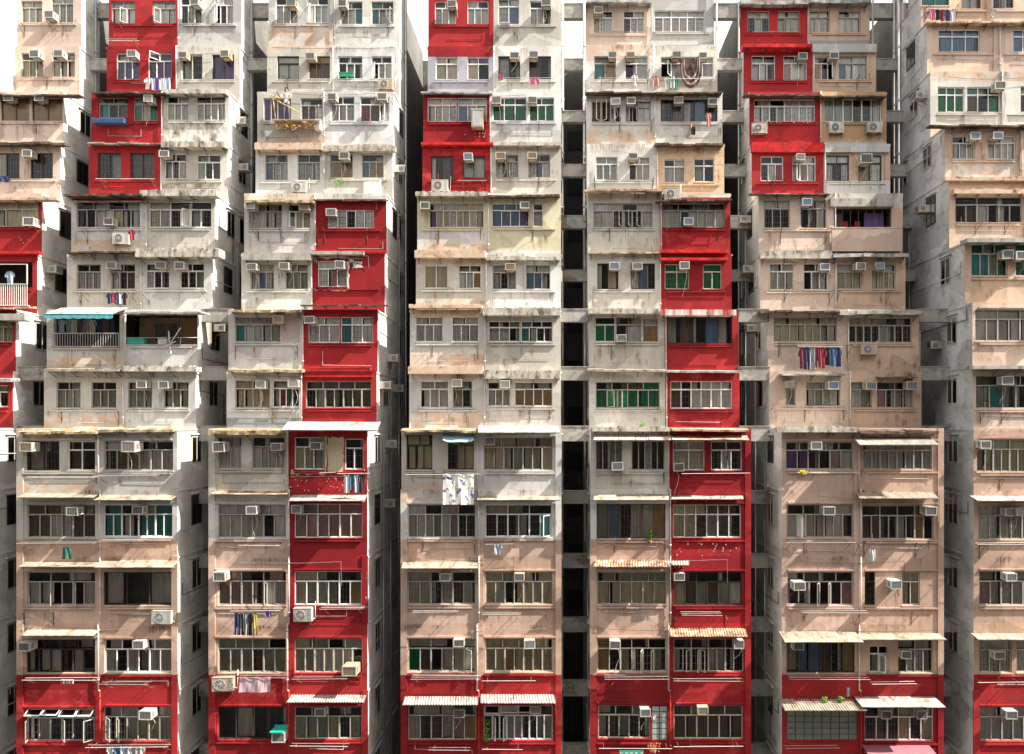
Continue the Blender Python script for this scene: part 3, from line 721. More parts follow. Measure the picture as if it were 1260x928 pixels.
# blue-green canvas awning with scalloped edge over the second tower's balcony
s = srow(1, 400); y0 = depth(s); dp = .75; sf = sof(y0-dp)
mb = MB(); X0, X1 = wx(54,sf), wx(139,sf); Zt, Zf = wz(383,s)+.0, wz(386.5,sf)
n = 44
for i in range(n):
    a, b_ = X0+(X1-X0)*i/n, X0+(X1-X0)*(i+1)/n
    mb.quad((a+.3,y0,Zt+.16),(b_+.3,y0,Zt+.16),(b_,y0-dp,Zf),(a,y0-dp,Zf), AW['w'])
    za, zb_ = (Zf-.17-.04*abs(math.sin((i)/n*math.pi*7))), (Zf-.17-.04*abs(math.sin((i+1)/n*math.pi*7)))
    mb.quad((a,y0-dp-.004,za),(b_,y0-dp-.004,zb_),(b_,y0-dp-.004,Zf),(a,y0-dp-.004,Zf), AW['t'])
mb.bar((X0,y0-dp,Zf),(X1,y0-dp,Zf),.02,AW['t']); mb.bar((X0,y0-dp,Zf),(X0+.3,y0,Zt+.1),.015,ALU)
o = mb.build('awning', towers[1]); o['label'] = 'blue green canvas awning with scalloped edge'
# blue tarp over the middle tower's fifth-row window
s = 1.0; mb = MB(); y0 = 0; pts = []
for i in range(13):
    u = i/12; row_ = []
    for j in range(6):
        v = j/5
        sf = sof(-.55*v)
        x = wx(545+u*38, sf); z = wz(533.5 + 8*v + 3*math.sin(u*3.1)*v + math.sin(u*9)*.8*v, sf) ; row_.append((x, -.55*v-.01, z))
    pts.append(row_)
TARP = fabric('light_blue_tarpaulin', (.36,.56,.68))
for i in range(12):
    for j in range(5): mb.face([pts[i][j],pts[i+1][j],pts[i+1][j+1],pts[i][j+1]], TARP, True)
o = mb.build('tarpaulin', None, (wx(564,1), -.1, wz(540,1))); tag(o, 'light blue tarpaulin sheltering the dark-framed window of the middle tower', 'tarpaulin')

# ------------------------------------------------------------------ air conditioners
def window_unit(face, body, name='air_conditioner'):
    root = empty(name, (0,0,0))
    b = MB(); w, h, d = .23, .17, .50
    b.box(-w, w, -d, 0, -h, h, body); 
    for z in (-.09,-.05,-.01,.03,.07):
        for x in (-w-.004, w+.004-.008): b.box(x, x+.008, -d+.08, -d+.26, z, z+.018, DARKM)
    # rim round the outer face
    for q in ((-w-.012,w+.012,h-.03,h+.012),(-w-.012,w+.012,-h-.012,-h+.03),(-w-.012,-w+.03,-h+.03,h-.03),(w-.03,w+.012,-h+.03,h-.03)):
        b.box(q[0], q[1], -d-.02, -d+.03, q[2], q[3], body)
    b.build('housing', root)
    g = MB(); g.box(-w+.03, w-.03, -d-.006, -d-.002, -h+.03, h-.03, face)
    for i in range(9):
        z = -h+.045+i*(2*h-.09)/8; g.box(-w+.03, w-.03, -d-.012, -d-.006, z-.003, z+.003, GRILLE)
    for i in range(3):
        x = -w+.03+(i+1)*(2*w-.06)/4; g.box(x-.004, x+.004, -d-.014, -d-.006, -h+.03, h-.03, GRILLE)
    g.build('grille', root)
    k = MB()
    for x in (-w+.03, w-.03):
        k.bar((x,-d+.08,-h-.012),(x,0,-h-.012),.012,RUST,4); k.bar((x,-d+.12,-h-.02),(x,.0,-h-.30),.010,RUST,4)
    k.bar((-w+.03,-d+.08,-h-.012),(w-.03,-d+.08,-h-.012),.012,RUST,4)
    k.build('bracket', root)
    return root
def fan_unit(body):
    root = empty('condenser_unit', (0,0,0))
    b = MB(); w, h, d = .40, .27, .32
    b.box(-w, w, -d, -.05, -h, h, body); b.box(-w-.01,w+.01,-d-.01,-.04,h,h+.02,body)
    for i in range(5): b.box(w-.15, w-.04, -d-.008, -d, -h+.08+i*.09, -h+.11+i*.09, ALU)
    b.build('casing', root)
    g = MB(); cx_ = -.09; n = 28
    g.face([(cx_+.205*math.cos(2*math.pi*i/n), -d-.003, .205*math.sin(2*math.pi*i/n)) for i in range(n)], DARKM)
    for r in (.205,.15,.10,.06):
        pts = [(cx_+r*math.cos(2*math.pi*i/n), -d-.02, r*math.sin(2*math.pi*i/n)) for i in range(n+1)]; g.path(pts, .008 if r > .2 else .005, WHITE, 4)
    for i in range(10):
        t_ = 2*math.pi*i/10; g.bar((cx_,-d-.015,0),(cx_+.2*math.cos(t_),-d-.02,.2*math.sin(t_)),.004,WHITE,4)
    g.bar((cx_,-d-.03,0),(cx_,-d,0),.045,ALU,10)
    g.build('fan_grille', root)
    k = MB()
    for x in (-w+.08, w-.08):
        k.box(x-.02,x+.02,-d,0,-h-.04,-h-.002,RUST); k.bar((x,-d+.02,-h-.04),(x,0,-h-.30),.014,RUST,4)
    k.box(-w+.09,w-.09,-d+.01,-d+.04,-h-.038,-h-.003,RUST)
    k.path([(w-.02,-.12,-h+.1),(w+.09,-.10,-h+.05),(w+.10,-.04,h+.25)],.018,WHITE,6)
    k.build('bracket', root)
    return root
FACES = {'g': plain('ac_grey_fins', (.12,.125,.125), .6), 'k': plain('ac_black_fins', (.04,.045,.05), .6), 't': plain('ac_teal_fins', (.05,.13,.15), .6),
         'b': plain('ac_blue_fins', (.10,.20,.33), .5), 'w': plain('ac_pale_fins', (.34,.33,.29), .6), 'r': plain('ac_rusty_fins', (.26,.15,.09), .8)}
LOOK = {'g':'white grey-grilled air conditioner','k':'white black-grilled air conditioner','t':'cream teal-grilled air conditioner',
        'b':'white blue-grilled air conditioner','w':'pale white-grilled air conditioner','r':'yellowed rusty-grilled air conditioner'}
BODY = {'g':ACB,'k':ACB,'t':CREAM,'b':ACB,'w':ACB,'r':CREAM}
# tower: (x, y, face[, scale]) of each outer face
ACS = {
0:[(59,17,'g'),(41,65,'g'),(70,65,'g'),(8,119,'g'),(46,119,'g'),(32,188,'g'),(33,272,'g',1.15)],
1:[(239,2,'g'),(160,65,'g'),(223,66,'t'),(276,66,'t'),(181,121,'w'),(201,189,'g'),(132,272,'g'),(136,326,'g'),(196,326,'g'),(220,326,'g'),(173,473,'g'),(200,473,'g'),
   (30,550,'r',1.2),(158,549,'w',1.3),(88,629,'k'),(168,628,'k'),(28,797,'k',1.15),(168,795,'k'),(178,881,'k',1.1)],
2:[(358,3,'t'),(421,3,'k'),(381,68,'g'),(408,118,'g'),(469,118,'g'),(422,191,'k',1.1),(308,252,'w'),(373,253,'r'),(406,260,'g'),(309,328,'g'),(349,327,'g'),(417,325,'g'),
   (341,393,'r'),(380,393,'g'),(319,473,'w'),(359,472,'w'),(268,550,'k',1.2),(339,550,'g'),(388,549,'k'),(308,628,'g'),(363,627,'g'),(269,710,'k',1.1),(430,826,'r',1.3),(393,878,'k'),(341,908,'k',1.2)],
3:[(556,3,'g'),(672,2,'g'),(633,67,'t'),(656,67,'t'),(610,122,'g'),(655,122,'g'),(576,192,'b'),(616,191,'r'),(655,191,'r'),(522,252,'k'),(645,252,'g'),(628,328,'r'),
   (562,471,'w'),(621,473,'w'),(602,543,'g'),(548,711,'g'),(639,711,'t'),(564,792,'k'),(651,794,'b'),(564,879,'k'),(658,874,'r')],
4:[(736,11,'t'),(754,67,'t'),(776,67,'r'),(833,67,'t'),(866,67,'t'),(758,124,'w'),(777,123,'g'),(836,122,'g'),(878,124,'k'),(779,192,'k'),(848,272,'b'),(756,327,'b'),(784,327,'g'),
   (843,326,'g'),(765,416,'g'),(760,574,'g'),(836,575,'k'),(836,711,'k'),(757,794,'k'),(910,794,'g'),(794,878,'k'),(866,876,'r')],
5:[(989,68,'k'),(1027,68,'k'),(986,192,'w'),(1068,194,'k',1.35),(994,248,'b'),(1016,328,'b'),(1059,327,'g'),(1084,327,'b'),(973,473,'w',.85),(1026,474,'b',1.1),(1073,474,'t',1.1),(1124,474,'t',1.1),
   (1005,549,'g'),(1022,629,'k',1.1),(1146,629,'k',1.15),(984,722,'k',1.15),(1103,720,'b',1.1),(983,796,'k'),(1117,807,'k'),(1092,881,'k'),(1136,881,'k')],
6:[(1233,104,'g',1.05),(1201,166,'b'),(1229,166,'b'),(1242,312,'t',1.1),(1258,314,'g',1.1),(1242,468,'g',1.1),(1214,547,'g'),(1245,631,'g',1.05),(1258,630,'w',1.05),(1246,711,'g',1.05),(1231,807,'k'),(1247,881,'k',1.1)]}
FANS = {1:[(147,293,'w'),(197,761,'w')],2:[(474,103,'c'),(367,230,'w'),(372,757,'w'),(273,843,'c')],3:[(541,228,'w')],4:[(827,238,'w')],
        5:[(935,157,'w'),(1030,156,'w'),(1077,156,'w'),(1070,430,'c')]}
protos = {}
def place_ac(t, x, y, f, sc_=1.0, fan=False):
    key = ('fan' if fan else 'ac', f)
    s = srow(t, y + (0 if fan else 6)); y0 = depth(s); d = (.33 if fan else .5)*sc_
    sf = sof(y0 - d)
    loc = (wx(x, sf), y0 + (.0 if fan else .02), wz(y, sf))
    if key not in protos:
        protos[key] = fan_unit(ACB if f == 'w' else CREAM) if fan else window_unit(FACES[f], BODY[f]); o = protos[key]
    else: o = copy_tree(protos[key])
    k_ = .93*sc_; o.location = loc; o.scale = (k_*random.uniform(.92,1.06), k_*random.uniform(.85,1.08), k_*random.uniform(.92,1.06))
    o.rotation_euler = (R(random.uniform(-2,2)), R(random.uniform(-1.5,1.5)), R(random.uniform(-3,3)))
    return o
cnt = {}
for t, lst in ACS.items():
    for a in lst: cnt.setdefault((t, rowidx(t, a[1]+6)), []).append(a)
for (t, r), lst in cnt.items():
    lst.sort()
    for i, a in enumerate(lst):
        o = place_ac(t, a[0], a[1], a[2], a[3] if len(a) > 3 else 1.0)
        rn = rowname(t, a[1]+6)
        if random.random() < .5:
            hb = MB(); x_ = random.uniform(-.15,.2); p = [(x_,-.3,-.15)]; l_ = random.uniform(.5,1.3)
            for q in range(1,6): p.append((x_+random.uniform(-.05,.05)+.12*math.sin(q*.9), -.3+.05*q, -.15-l_*q/5))
            hb.path(p, .011, random.choice((PIPEW, PIPEG, CREAM)), 5); ho = hb.build('hose', None, (0,0,0)); ho.parent = o
        pos = 'only one' if len(lst) == 1 else ('left one' if i == 0 else 'right one') if len(lst) == 2 else ORD[i] + ' from left'
        tag(o, f"{LOOK[a[2]].replace('air conditioner','unit') if False else LOOK[a[2]]}, {pos}, {rn} row, {TW_SHORT[t]}", 'air conditioner', 'window air conditioners on the facade')
for t, lst in FANS.items():
    for (x, y, f) in lst:
        o = place_ac(t, x, y, f, 1.0 if (x, y) != (273,843) else 1.1, fan=True)
        side = 'left' if x < mid(t, srow(t, y)) else 'right'
        extra = {(1030,156):'left on tan wall',(1077,156):'right on tan wall'}.get((x,y), f'on {side} half')
        tag(o, f"{'white' if f=='w' else 'cream'} condenser unit with round fan, {extra}, {rowname(t,y-14)} row, {TW_SHORT[t]}", 'condenser unit', 'condenser units on the facade')
# green lid on the lowest unit of the third tower
mb = MB(); sf = sof(-.62); m_ = plain('green_plastic_lid', (.03,.42,.30), .4)
a, b_ = wx(332,sf), wx(349,sf); z = wz(901.5,sf)
n0=len(mb.v); mb.box(a,b_,-.66,-.02,z,z+.03,m_); mb.box(a,b_,-.02,.0,z,z+.10,m_)
o = mb.build('green_lid', None, (wx(341,1),-.3,z)); tag(o, 'bright green plastic lid covering the lowest air conditioner, third tower from left', 'lid')
# units on the gap walls: tower, side, x, y
for (t, sg, x, y, f) in [(0,1,66,332,'g'),(1,1,301,207,'g'),(1,1,298,150,'w'),(1,1,272,404,'g'),(2,1,491,209,'g'),(2,1,484,441,'w'),(2,1,475,474,'g'),(2,1,491,478,'g'),(2,1,480,619,'g'),(2,1,482,546,'g'),
                        (5,-1,916,271,'g'),(5,-1,920,332,'g'),(5,-1,925,404,'g'),(6,-1,1132,119,'g'),(6,-1,1135,258,'r'),(6,-1,1150,425,'g')]:
    X = wx(EDGE[t][0 if sg < 0 else 1], 1); sX = (x-VX)/(K*(X+sg*.25)); Y = max(D/sX-D, depth(srow(t,y))+.5); Y = min(Y, 7.9)
    sY = sof(Y); o = copy_tree(protos[('ac', f)]) if ('ac', f) in protos else place_ac(t, x, y, f)
    o.location = (X+sg*.0, Y, wz(y, sY)); o.rotation_euler = (0,0,R(90*sg)); o.scale = (1,1,1)
    tag(o, f"{LOOK[f]} on shaded gap wall, {rowname(t,y+4)} row{' rear' if x in (491,1150) and y>420 else ''}, {TW_SHORT[t]}", 'air conditioner', 'window air conditioners on the facade')

# ------------------------------------------------------------------ pipes
def pipe(t, pts, r, mat):
    """pts in pixels with a row-dependent depth, follows the setbacks"""
    mb = MB(); W3 = []
    for (x, y, *sx) in pts:
        s = sx[0] if sx else srow(t, y); yy = depth(s) - .05
        W3.append((wx(x, s), yy, wz(y, s)))
    mb.path(W3, r, mat, 8)
    return mb.build('drainpipe', towers[t])
for t, red in ((1,0),(2,0),(3,0),(4,0),(5,0),(6,0)):
    xm0 = MID[t]; xmu = MIDU[t]; L = ROWS[t]
    mb = MB(); prev = None
    for i, (yb, yt, s) in enumerate(L):
        xw = wx(mid(t, s), s) + (.05 if i % 3 else -.02); yy = depth(s) - .09
        z0 = 3 if i == 0 else wz(yb, L[i-1][2]) + .02; z1 = wz(yt, s) - .02 if i < len(L)-1 else TOPF
        mt = PIPER if (paintkey(t,0,(yt+yb)/2) == 'r' and paintkey(t,1,(yt+yb)/2) == 'r') else PIPEW
        a = (xw, yy, z0); b_ = (xw, yy, z1)
        if prev: mb.bar(prev, a, .03, mt, 8)
        mb.bar(a, b_, .03, mt, 8)
        for z in (z0+.4, z1-.3): mb.bar((xw,yy,z),(xw,yy,z+.07),.045,mt,8)
        prev = b_
    mb.build('drainpipe', towers[t])
# stacks in the light wells
def wellpipe(t, X, Y, r, mat):
    mb = MB(); mb.bar((X,Y,0),(X,Y,TOPF if Y < YS else TOPR),r,mat,8)
    z = 1.5
    while z < TOPF-3: mb.bar((X,Y,z),(X,Y,z+.12),r*1.35,mat,8); z += 2.7
    mb.build('drainpipe', towers[t])
for t in range(7):
    xl, xr = (wx(e,1) for e in EDGE[t])
    wellpipe(t, xr+.09, 7.9, .055, PIPEG); wellpipe(t, xl-.09, 7.9, .055, PIPEG if t != 6 else PIPEW)
for t in range(7):
    for X, sg in ((wx(EDGE[t][0],1), -1), (wx(EDGE[t][1],1), 1)):
        for (Y, ztop, r) in ((2.6, wz(527,1), .035),(4.6, wz(384,.95), .04),(6.4, wz(240,.9), .045)):
            if random.random() < .8: 
                mb = MB(); Y += random.uniform(-.4,.4); mb.bar((X+sg*.06,Y,0),(X+sg*.06,Y,ztop-random.uniform(.2,2)),r,random.choice((PIPEG,PIPEW)),8); mb.build('drainpipe', towers[t])
        for i, (yb, yt, s_) in enumerate(ROWS[t]):
            if i > 1 and random.random() < .55:
                z = wz(yb, s_) + random.uniform(.3,2); y_ = depth(s_) + .4; mb = MB(); y2 = random.uniform(y_+.8, 8.2)
                mb.path([(X+sg*.04,y_,z+.5),(X+sg*.04,y_,z),(X+sg*.04,y2,z-.1),(X+sg*.04,y2,z-1.4)],.016,random.choice((PIPEG,DARKM,PIPEW)),5); mb.build('utility_pipe', towers[t])
wellpipe(3, wx(690,1)+.08, 7.2, .06, PIPEW); wellpipe(4, wx(727,1)-.08, 7.2, .06, PIPEW); wellpipe(6, wx(1198,1)-.1, 7.3, .07, PIPEW)
# thin utility lines round windows
for t in range(1, 7):
    for i, (yb, yt, s) in enumerate(ROWS[t]):
        if i < 2: continue
        for bay in (0,1):
            if random.random() < .45: continue
            e = edges(t, s); m_ = mid(t, s); a, b_ = (e[0], m_) if bay == 0 else (m_, e[1])
            x0 = random.uniform(a+6, a+30); x1 = random.uniform(b_-30, b_-4); y = yb - random.uniform(6, 16)
            mb = MB(); yy = depth(s) - .03; z = wz(y, s)
            mt = PIPER if paintkey(t,bay,y) == 'r' and random.random() < .6 else random.choice((PIPEW, PIPEG))
            mb.path([(wx(x0,s),yy,z+random.choice((0,.35,.6))),(wx(x0,s),yy,z),(wx(x1,s),yy,z-random.uniform(0,.04)),(wx(x1,s),yy,z+random.choice((0,.3,-.2)))],.010,mt,5)
            mb.build('utility_pipe', towers[t])

# ------------------------------------------------------------------ clothes brackets and drying poles
def tri_bracket(t, x, y, out=.6, drop=.45, m=RUST):
    s = srow(t, y); y0 = depth(s); X, Z = wx(x, s), wz(y, s); dx = random.uniform(-.12,.12)
    mb = MB(); mb.bar((X,y0,Z),(X+dx,y0-out,Z+.02),.013,m,4); mb.bar((X,y0,Z-drop),(X+dx,y0-out,Z),.011,m,4); mb.bar((X,y0-.015,Z+.05),(X,y0-.015,Z-drop-.1),.013,m,4)
    return mb.build('drying_bracket', towers[t])
def rack(t, x0, x1, y, out=.65, m=ALU, n=2):
    s = srow(t, y); y0 = depth(s); sf = sof(y0-out); X0, X1, Z = wx(x0,sf), wx(x1,sf), wz(y,sf)
    mb = MB()
    for i in range(n):
        yy = y0-out+i*.22; mb.bar((X0-.1,yy,Z+.02*i),(X1+.1,yy,Z+.02*i+random.uniform(-.02,.03)),.011,random.choice((ALU,WHITE,m)),5)
    for x in (X0+.1, X1-.1):
        mb.bar((x,y0-out,Z-.015),(x,y0,Z-.015),.013,RUST,4); mb.bar((x,y0-out,Z-.015),(x,y0,Z-.35),.010,RUST,4)
    return mb.build('drying_rack', towers[t])
for (t, x0, x1, y, n) in [(0,18,68,222,1),(1,120,188,220,1),(1,132,166,48,2),(1,96,160,359,2),(1,170,250,358,1),(1,23,115,669,2),(1,125,175,666,2),(1,30,116,837,2),(1,125,180,842,2),(1,108,204,920,2),
      (1,32,114,588,2),(1,118,190,586,2),(2,296,342,671,1),(2,286,342,752,1),(2,396,444,750,3),(2,362,424,836,2),(2,296,350,834,2),(2,360,425,918,2),(2,418,452,583,1),(2,396,396,582,1),
      (3,510,560,754,2),(3,596,638,756,2),(3,508,588,836,3),(3,596,656,838,1),(3,530,575,923,2),(3,596,640,922,1),(3,502,560,584,1),(3,600,630,670,1),(3,557,588,584,1),(3,622,678,96,1),
      (4,842,886,757,3),(4,747,820,836,3),(4,832,912,838,2),(4,740,824,921,1),(4,832,912,919,1),(4,842,920,583,1),(4,738,800,96,1),(4,822,878,97,2),(4,736,752,424,1),
      (5,990,1066,754,2),(5,975,1068,836,3),(5,1076,1125,842,2),(5,970,1050,668,1),(5,970,1030,921,2),(5,984,1034,426,1),(5,1000,1056,582,2),(6,1206,1262,670,2),(6,1206,1258,840,1),(6,1142,1176,11,1),(2,336,392,147,2),(3,566,596,222,1)]:
    rack(t, x0, max(x1, x0+14), y, n=n)
for (t, x, y) in [(0,30,31),(0,78,31),(0,58,96),(0,45,152),(1,108,284),(1,152,30),(1,100,361),(1,152,360),(1,76,508),(1,146,508),(1,240,30),(1,30,755),(1,66,755),(1,120,582),(2,478,30),(2,354,98),(2,318,284),(2,346,284),(2,452,284),(2,392,285),(2,400,285),(2,290,427),(2,366,427),(2,336,505),
      (3,540,284),(3,591,284),(3,532,426),(3,588,426),(3,520,666),(3,584,666),(3,652,506),(3,676,506),(3,656,282),(3,663,150),(3,662,222),(4,754,96),(4,797,90),(4,762,150),(4,801,150),(4,732,222),(4,803,222),(4,750,284),(4,884,284),(4,818,284),(4,752,425),(4,817,582),(4,888,508),(4,756,668),(4,818,668),(4,830,760),(4,893,758),(4,755,840),
      (5,960,284),(5,1016,284),(5,965,358),(5,1020,360),(5,1030,360),(5,1090,360),(5,958,424),(5,1042,426),(5,990,506),(5,1038,506),(5,989,668),(5,1052,668),(5,1063,668),(5,1126,668),(5,989,752),(5,1052,752),(5,1122,754),(5,1054,98),(5,1008,200),(5,950,222),(6,1230,590),(6,1206,508),(6,1232,508),(6,1205,670),(6,1138,11),(6,1176,11),(6,1200,276),(6,1236,276)]:
    tri_bracket(t, x, y, random.uniform(.35,.7), random.uniform(.3,.55), random.choice((RUST,RUST,DARKM)))

# loose cables strung along the fronts
for t in range(1, 7):
    for i, (yb, yt, s_) in enumerate(ROWS[t]):
        if i < 2 or random.random() < .35: continue
        e = edges(t, s_); xa = random.uniform(e[0]+4, e[0]+60); xb_ = random.uniform(e[1]-70, e[1]-4); y = yt + random.uniform(2,9); sg = random.uniform(1,5); mb = MB(); p = []
        for q in range(13):
            u = q/12; p.append((wx(xa+(xb_-xa)*u, s_), depth(s_)-.10, wz(y+sg*4*u*(1-u)+random.uniform(-.25,.25), s_)))
        p.append((p[-1][0]+.02, depth(s_)-.05, p[-1][2]-random.uniform(.4,1.6)))
        mb.path(p, .009, random.choice((DARKM, PIPEG, DARKM)), 4); mb.build('cable', towers[t])
# rust and water runs under brackets, units and sills
m, nt, b = newmat('rust_and_water_run')
out = nt.nodes['Material Output']; tr = N(nt,'ShaderNodeBsdfTransparent'); ms = N(nt,'ShaderNodeMixShader')
b.inputs['Roughness'].default_value = .95; b.inputs['Specular IOR Level'].default_value = .1
nt.links.new(mix(nt, noise(nt,(1.5,1.5,.8),1.0,3), (.10,.07,.045), (.26,.13,.06)), b.inputs['Base Color'])
al = N(nt,'ShaderNodeMath', operation='MULTIPLY'); nt.links.new(ramp(nt, noise(nt,(16,16,1.6),1.0,5,.65), .42, .66), al.inputs[0])
uv = N(nt,'ShaderNodeUVMap'); sp = N(nt,'ShaderNodeSeparateXYZ'); nt.links.new(uv.outputs[0], sp.inputs[0]); nt.links.new(ramp(nt, sp.outputs[1], .0, .9), al.inputs[1])
al2 = N(nt,'ShaderNodeMath', operation='MULTIPLY'); nt.links.new(al.outputs[0], al2.inputs[0]); al2.inputs[1].default_value = .72
nt.links.new(al2.outputs[0], ms.inputs[0]); nt.links.new(tr.outputs[0], ms.inputs[1]); nt.links.new(b.outputs[0], ms.inputs[2]); nt.links.new(ms.outputs[0], out.inputs['Surface'])
STAIN = m
runs = {t: [] for t in range(7)}
for t, lst in ACS.items():
    for a in lst: runs[t].append((a[0]+random.uniform(-3,6), a[1]+10, random.uniform(3,7), random.uniform(12,40)))
for t in range(7):
    for i, (yb, yt, s_) in enumerate(ROWS[t]):
        if i < 1: continue
        e = edges(t, s_)
        for _ in range(13): runs[t].append((random.uniform(e[0]+4,e[1]-4), yb-random.uniform(8,30), random.uniform(1.5,6), random.uniform(8,26)))
        for _ in range(7): runs[t].append((random.uniform(e[0]+6,e[1]-8), yt+random.uniform(0,3), random.uniform(4,22), random.uniform(6,14)))
for t, lst in runs.items():
    me_v, me_f, uvs = [], [], []
    for k_, (x, y, w_, h_) in enumerate(lst):
        r = rowidx(t, y); s_ = ROWS[t][r][2]; yb = ROWS[t][r][0]; h_ = min(h_, yb - y - .5)
        if h_ < 3 or paintkey(t, 0 if x < mid(t, s_) else 1, y) == 'r': continue
        if any(hh[0]-1 < x < hh[2]+1 and y < hh[3] and y+h_ > hh[1] for hh in holes.get((t, r), [])): continue
        n0 = len(me_v); yy = depth(s_) - .055 - .0008*(k_ % 17) - (.025 if s_ > .96 else 0)
        X, Z0, Z1 = wx(x, s_), wz(y+h_, s_), wz(y, s_); W_ = w_/(K*s_)
        for (u, v) in ((-.35,0),(.35,0),(.5,.6),(.4,1),(-.4,1),(-.5,.6)):
            me_v.append((X+u*W_-towers[t].location.x, yy, Z0+(Z1-Z0)*v)); uvs.append((u+.5, v))
        me_f.append(tuple(range(n0, n0+6)))
    me = bpy.data.meshes.new('water_run'); me.from_pydata(me_v, [], me_f); ul = me.uv_layers.new(name='UVMap')
    for li, l in enumerate(me.loops): ul.data[li].uv = uvs[l.vertex_index]
    me.materials.append(STAIN); o = bpy.data.objects.new('water_stains', me); COL.objects.link(o); o.parent = towers[t]; o['kind'] = 'stuff'

# ------------------------------------------------------------------ link beams across the gaps
def beam(a, b_, yt, yb, s, word, depth_=.35):
    X0, X1 = wx(EDGE[a][1],1), wx(EDGE[b_][0],1); Y = depth(s)
    z0, z1 = wz(yb,s), wz(yt,s)
    mb = MB(); n = 6; mb.box(X0-.03, X1+.03, Y, Y+depth_, z0, z1, BEAM); mb.box(X0-.03,X1+.03,Y-.03,Y+depth_+.02,z1,z1+.04,BEAM)
    o = mb.build('link_beam', None, ((X0+X1)/2, Y, z0))
    tag(o, f"grey concrete beam across gap {word}, {('just above ' if False else '')}{bname(yt)}", 'beam', 'concrete beams bridging the gaps')
BN = [(-20,'topmost'),(60,'second from top'),(125,'third from top'),(190,'fourth from top'),(255,'fifth from top'),(322,'sixth from top'),(370,'seventh from top'),(440,'eighth from top'),(515,'ninth from top'),(595,'tenth from top'),(675,'fifth from bottom'),(755,'fourth from bottom'),(833,'third from bottom'),(910,'second from bottom'),(985,'lowest')]
def bname(y): return [n for a, n in BN if y >= a][-1]
GAPW = {(0,1):'right of the far left tower',(1,2):'between second and third towers from left',(3,4):'right of the middle tower',(4,5):'between the third and second towers from right',(5,6):'left of the far right tower'}
for g, wd in GAPW.items():
    for (yt, yb) in ((525,543),(605,620),(683,699),(762,778),(840,857),(918,934),(996,1012)): beam(*g, yt, yb, .945, wd)
    for (yt, yb, s) in ((381,396,.938),(452,468,.943)):
        if g == (0,1) and yt == 381: continue
        beam(*g, yt, yb, s, wd)
    for (yt, yb, s) in ((333,346,.86),(266,281,.85),(203,217,.84),(137,150,.83),(73,86,.82),(5,22,.81)):
        if g in ((0,1),(1,2)) and yt in (333,266,203,137): continue
        beam(*g, yt, yb, s, wd)
# rear building closing the light wells
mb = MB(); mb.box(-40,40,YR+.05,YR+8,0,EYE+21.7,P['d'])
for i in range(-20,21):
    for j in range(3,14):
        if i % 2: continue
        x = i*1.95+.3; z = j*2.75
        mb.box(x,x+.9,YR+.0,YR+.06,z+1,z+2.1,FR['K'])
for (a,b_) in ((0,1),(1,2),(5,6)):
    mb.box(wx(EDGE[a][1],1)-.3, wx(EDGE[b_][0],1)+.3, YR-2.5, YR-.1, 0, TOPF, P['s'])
o = mb.build('wall', None, (0,YR,0)); rb = empty('rear_building', (0,YR,0)); o.parent = rb; o.location = (0,0,0)
tag(rb, 'dark grey block closing the light wells behind the row of towers', 'building')

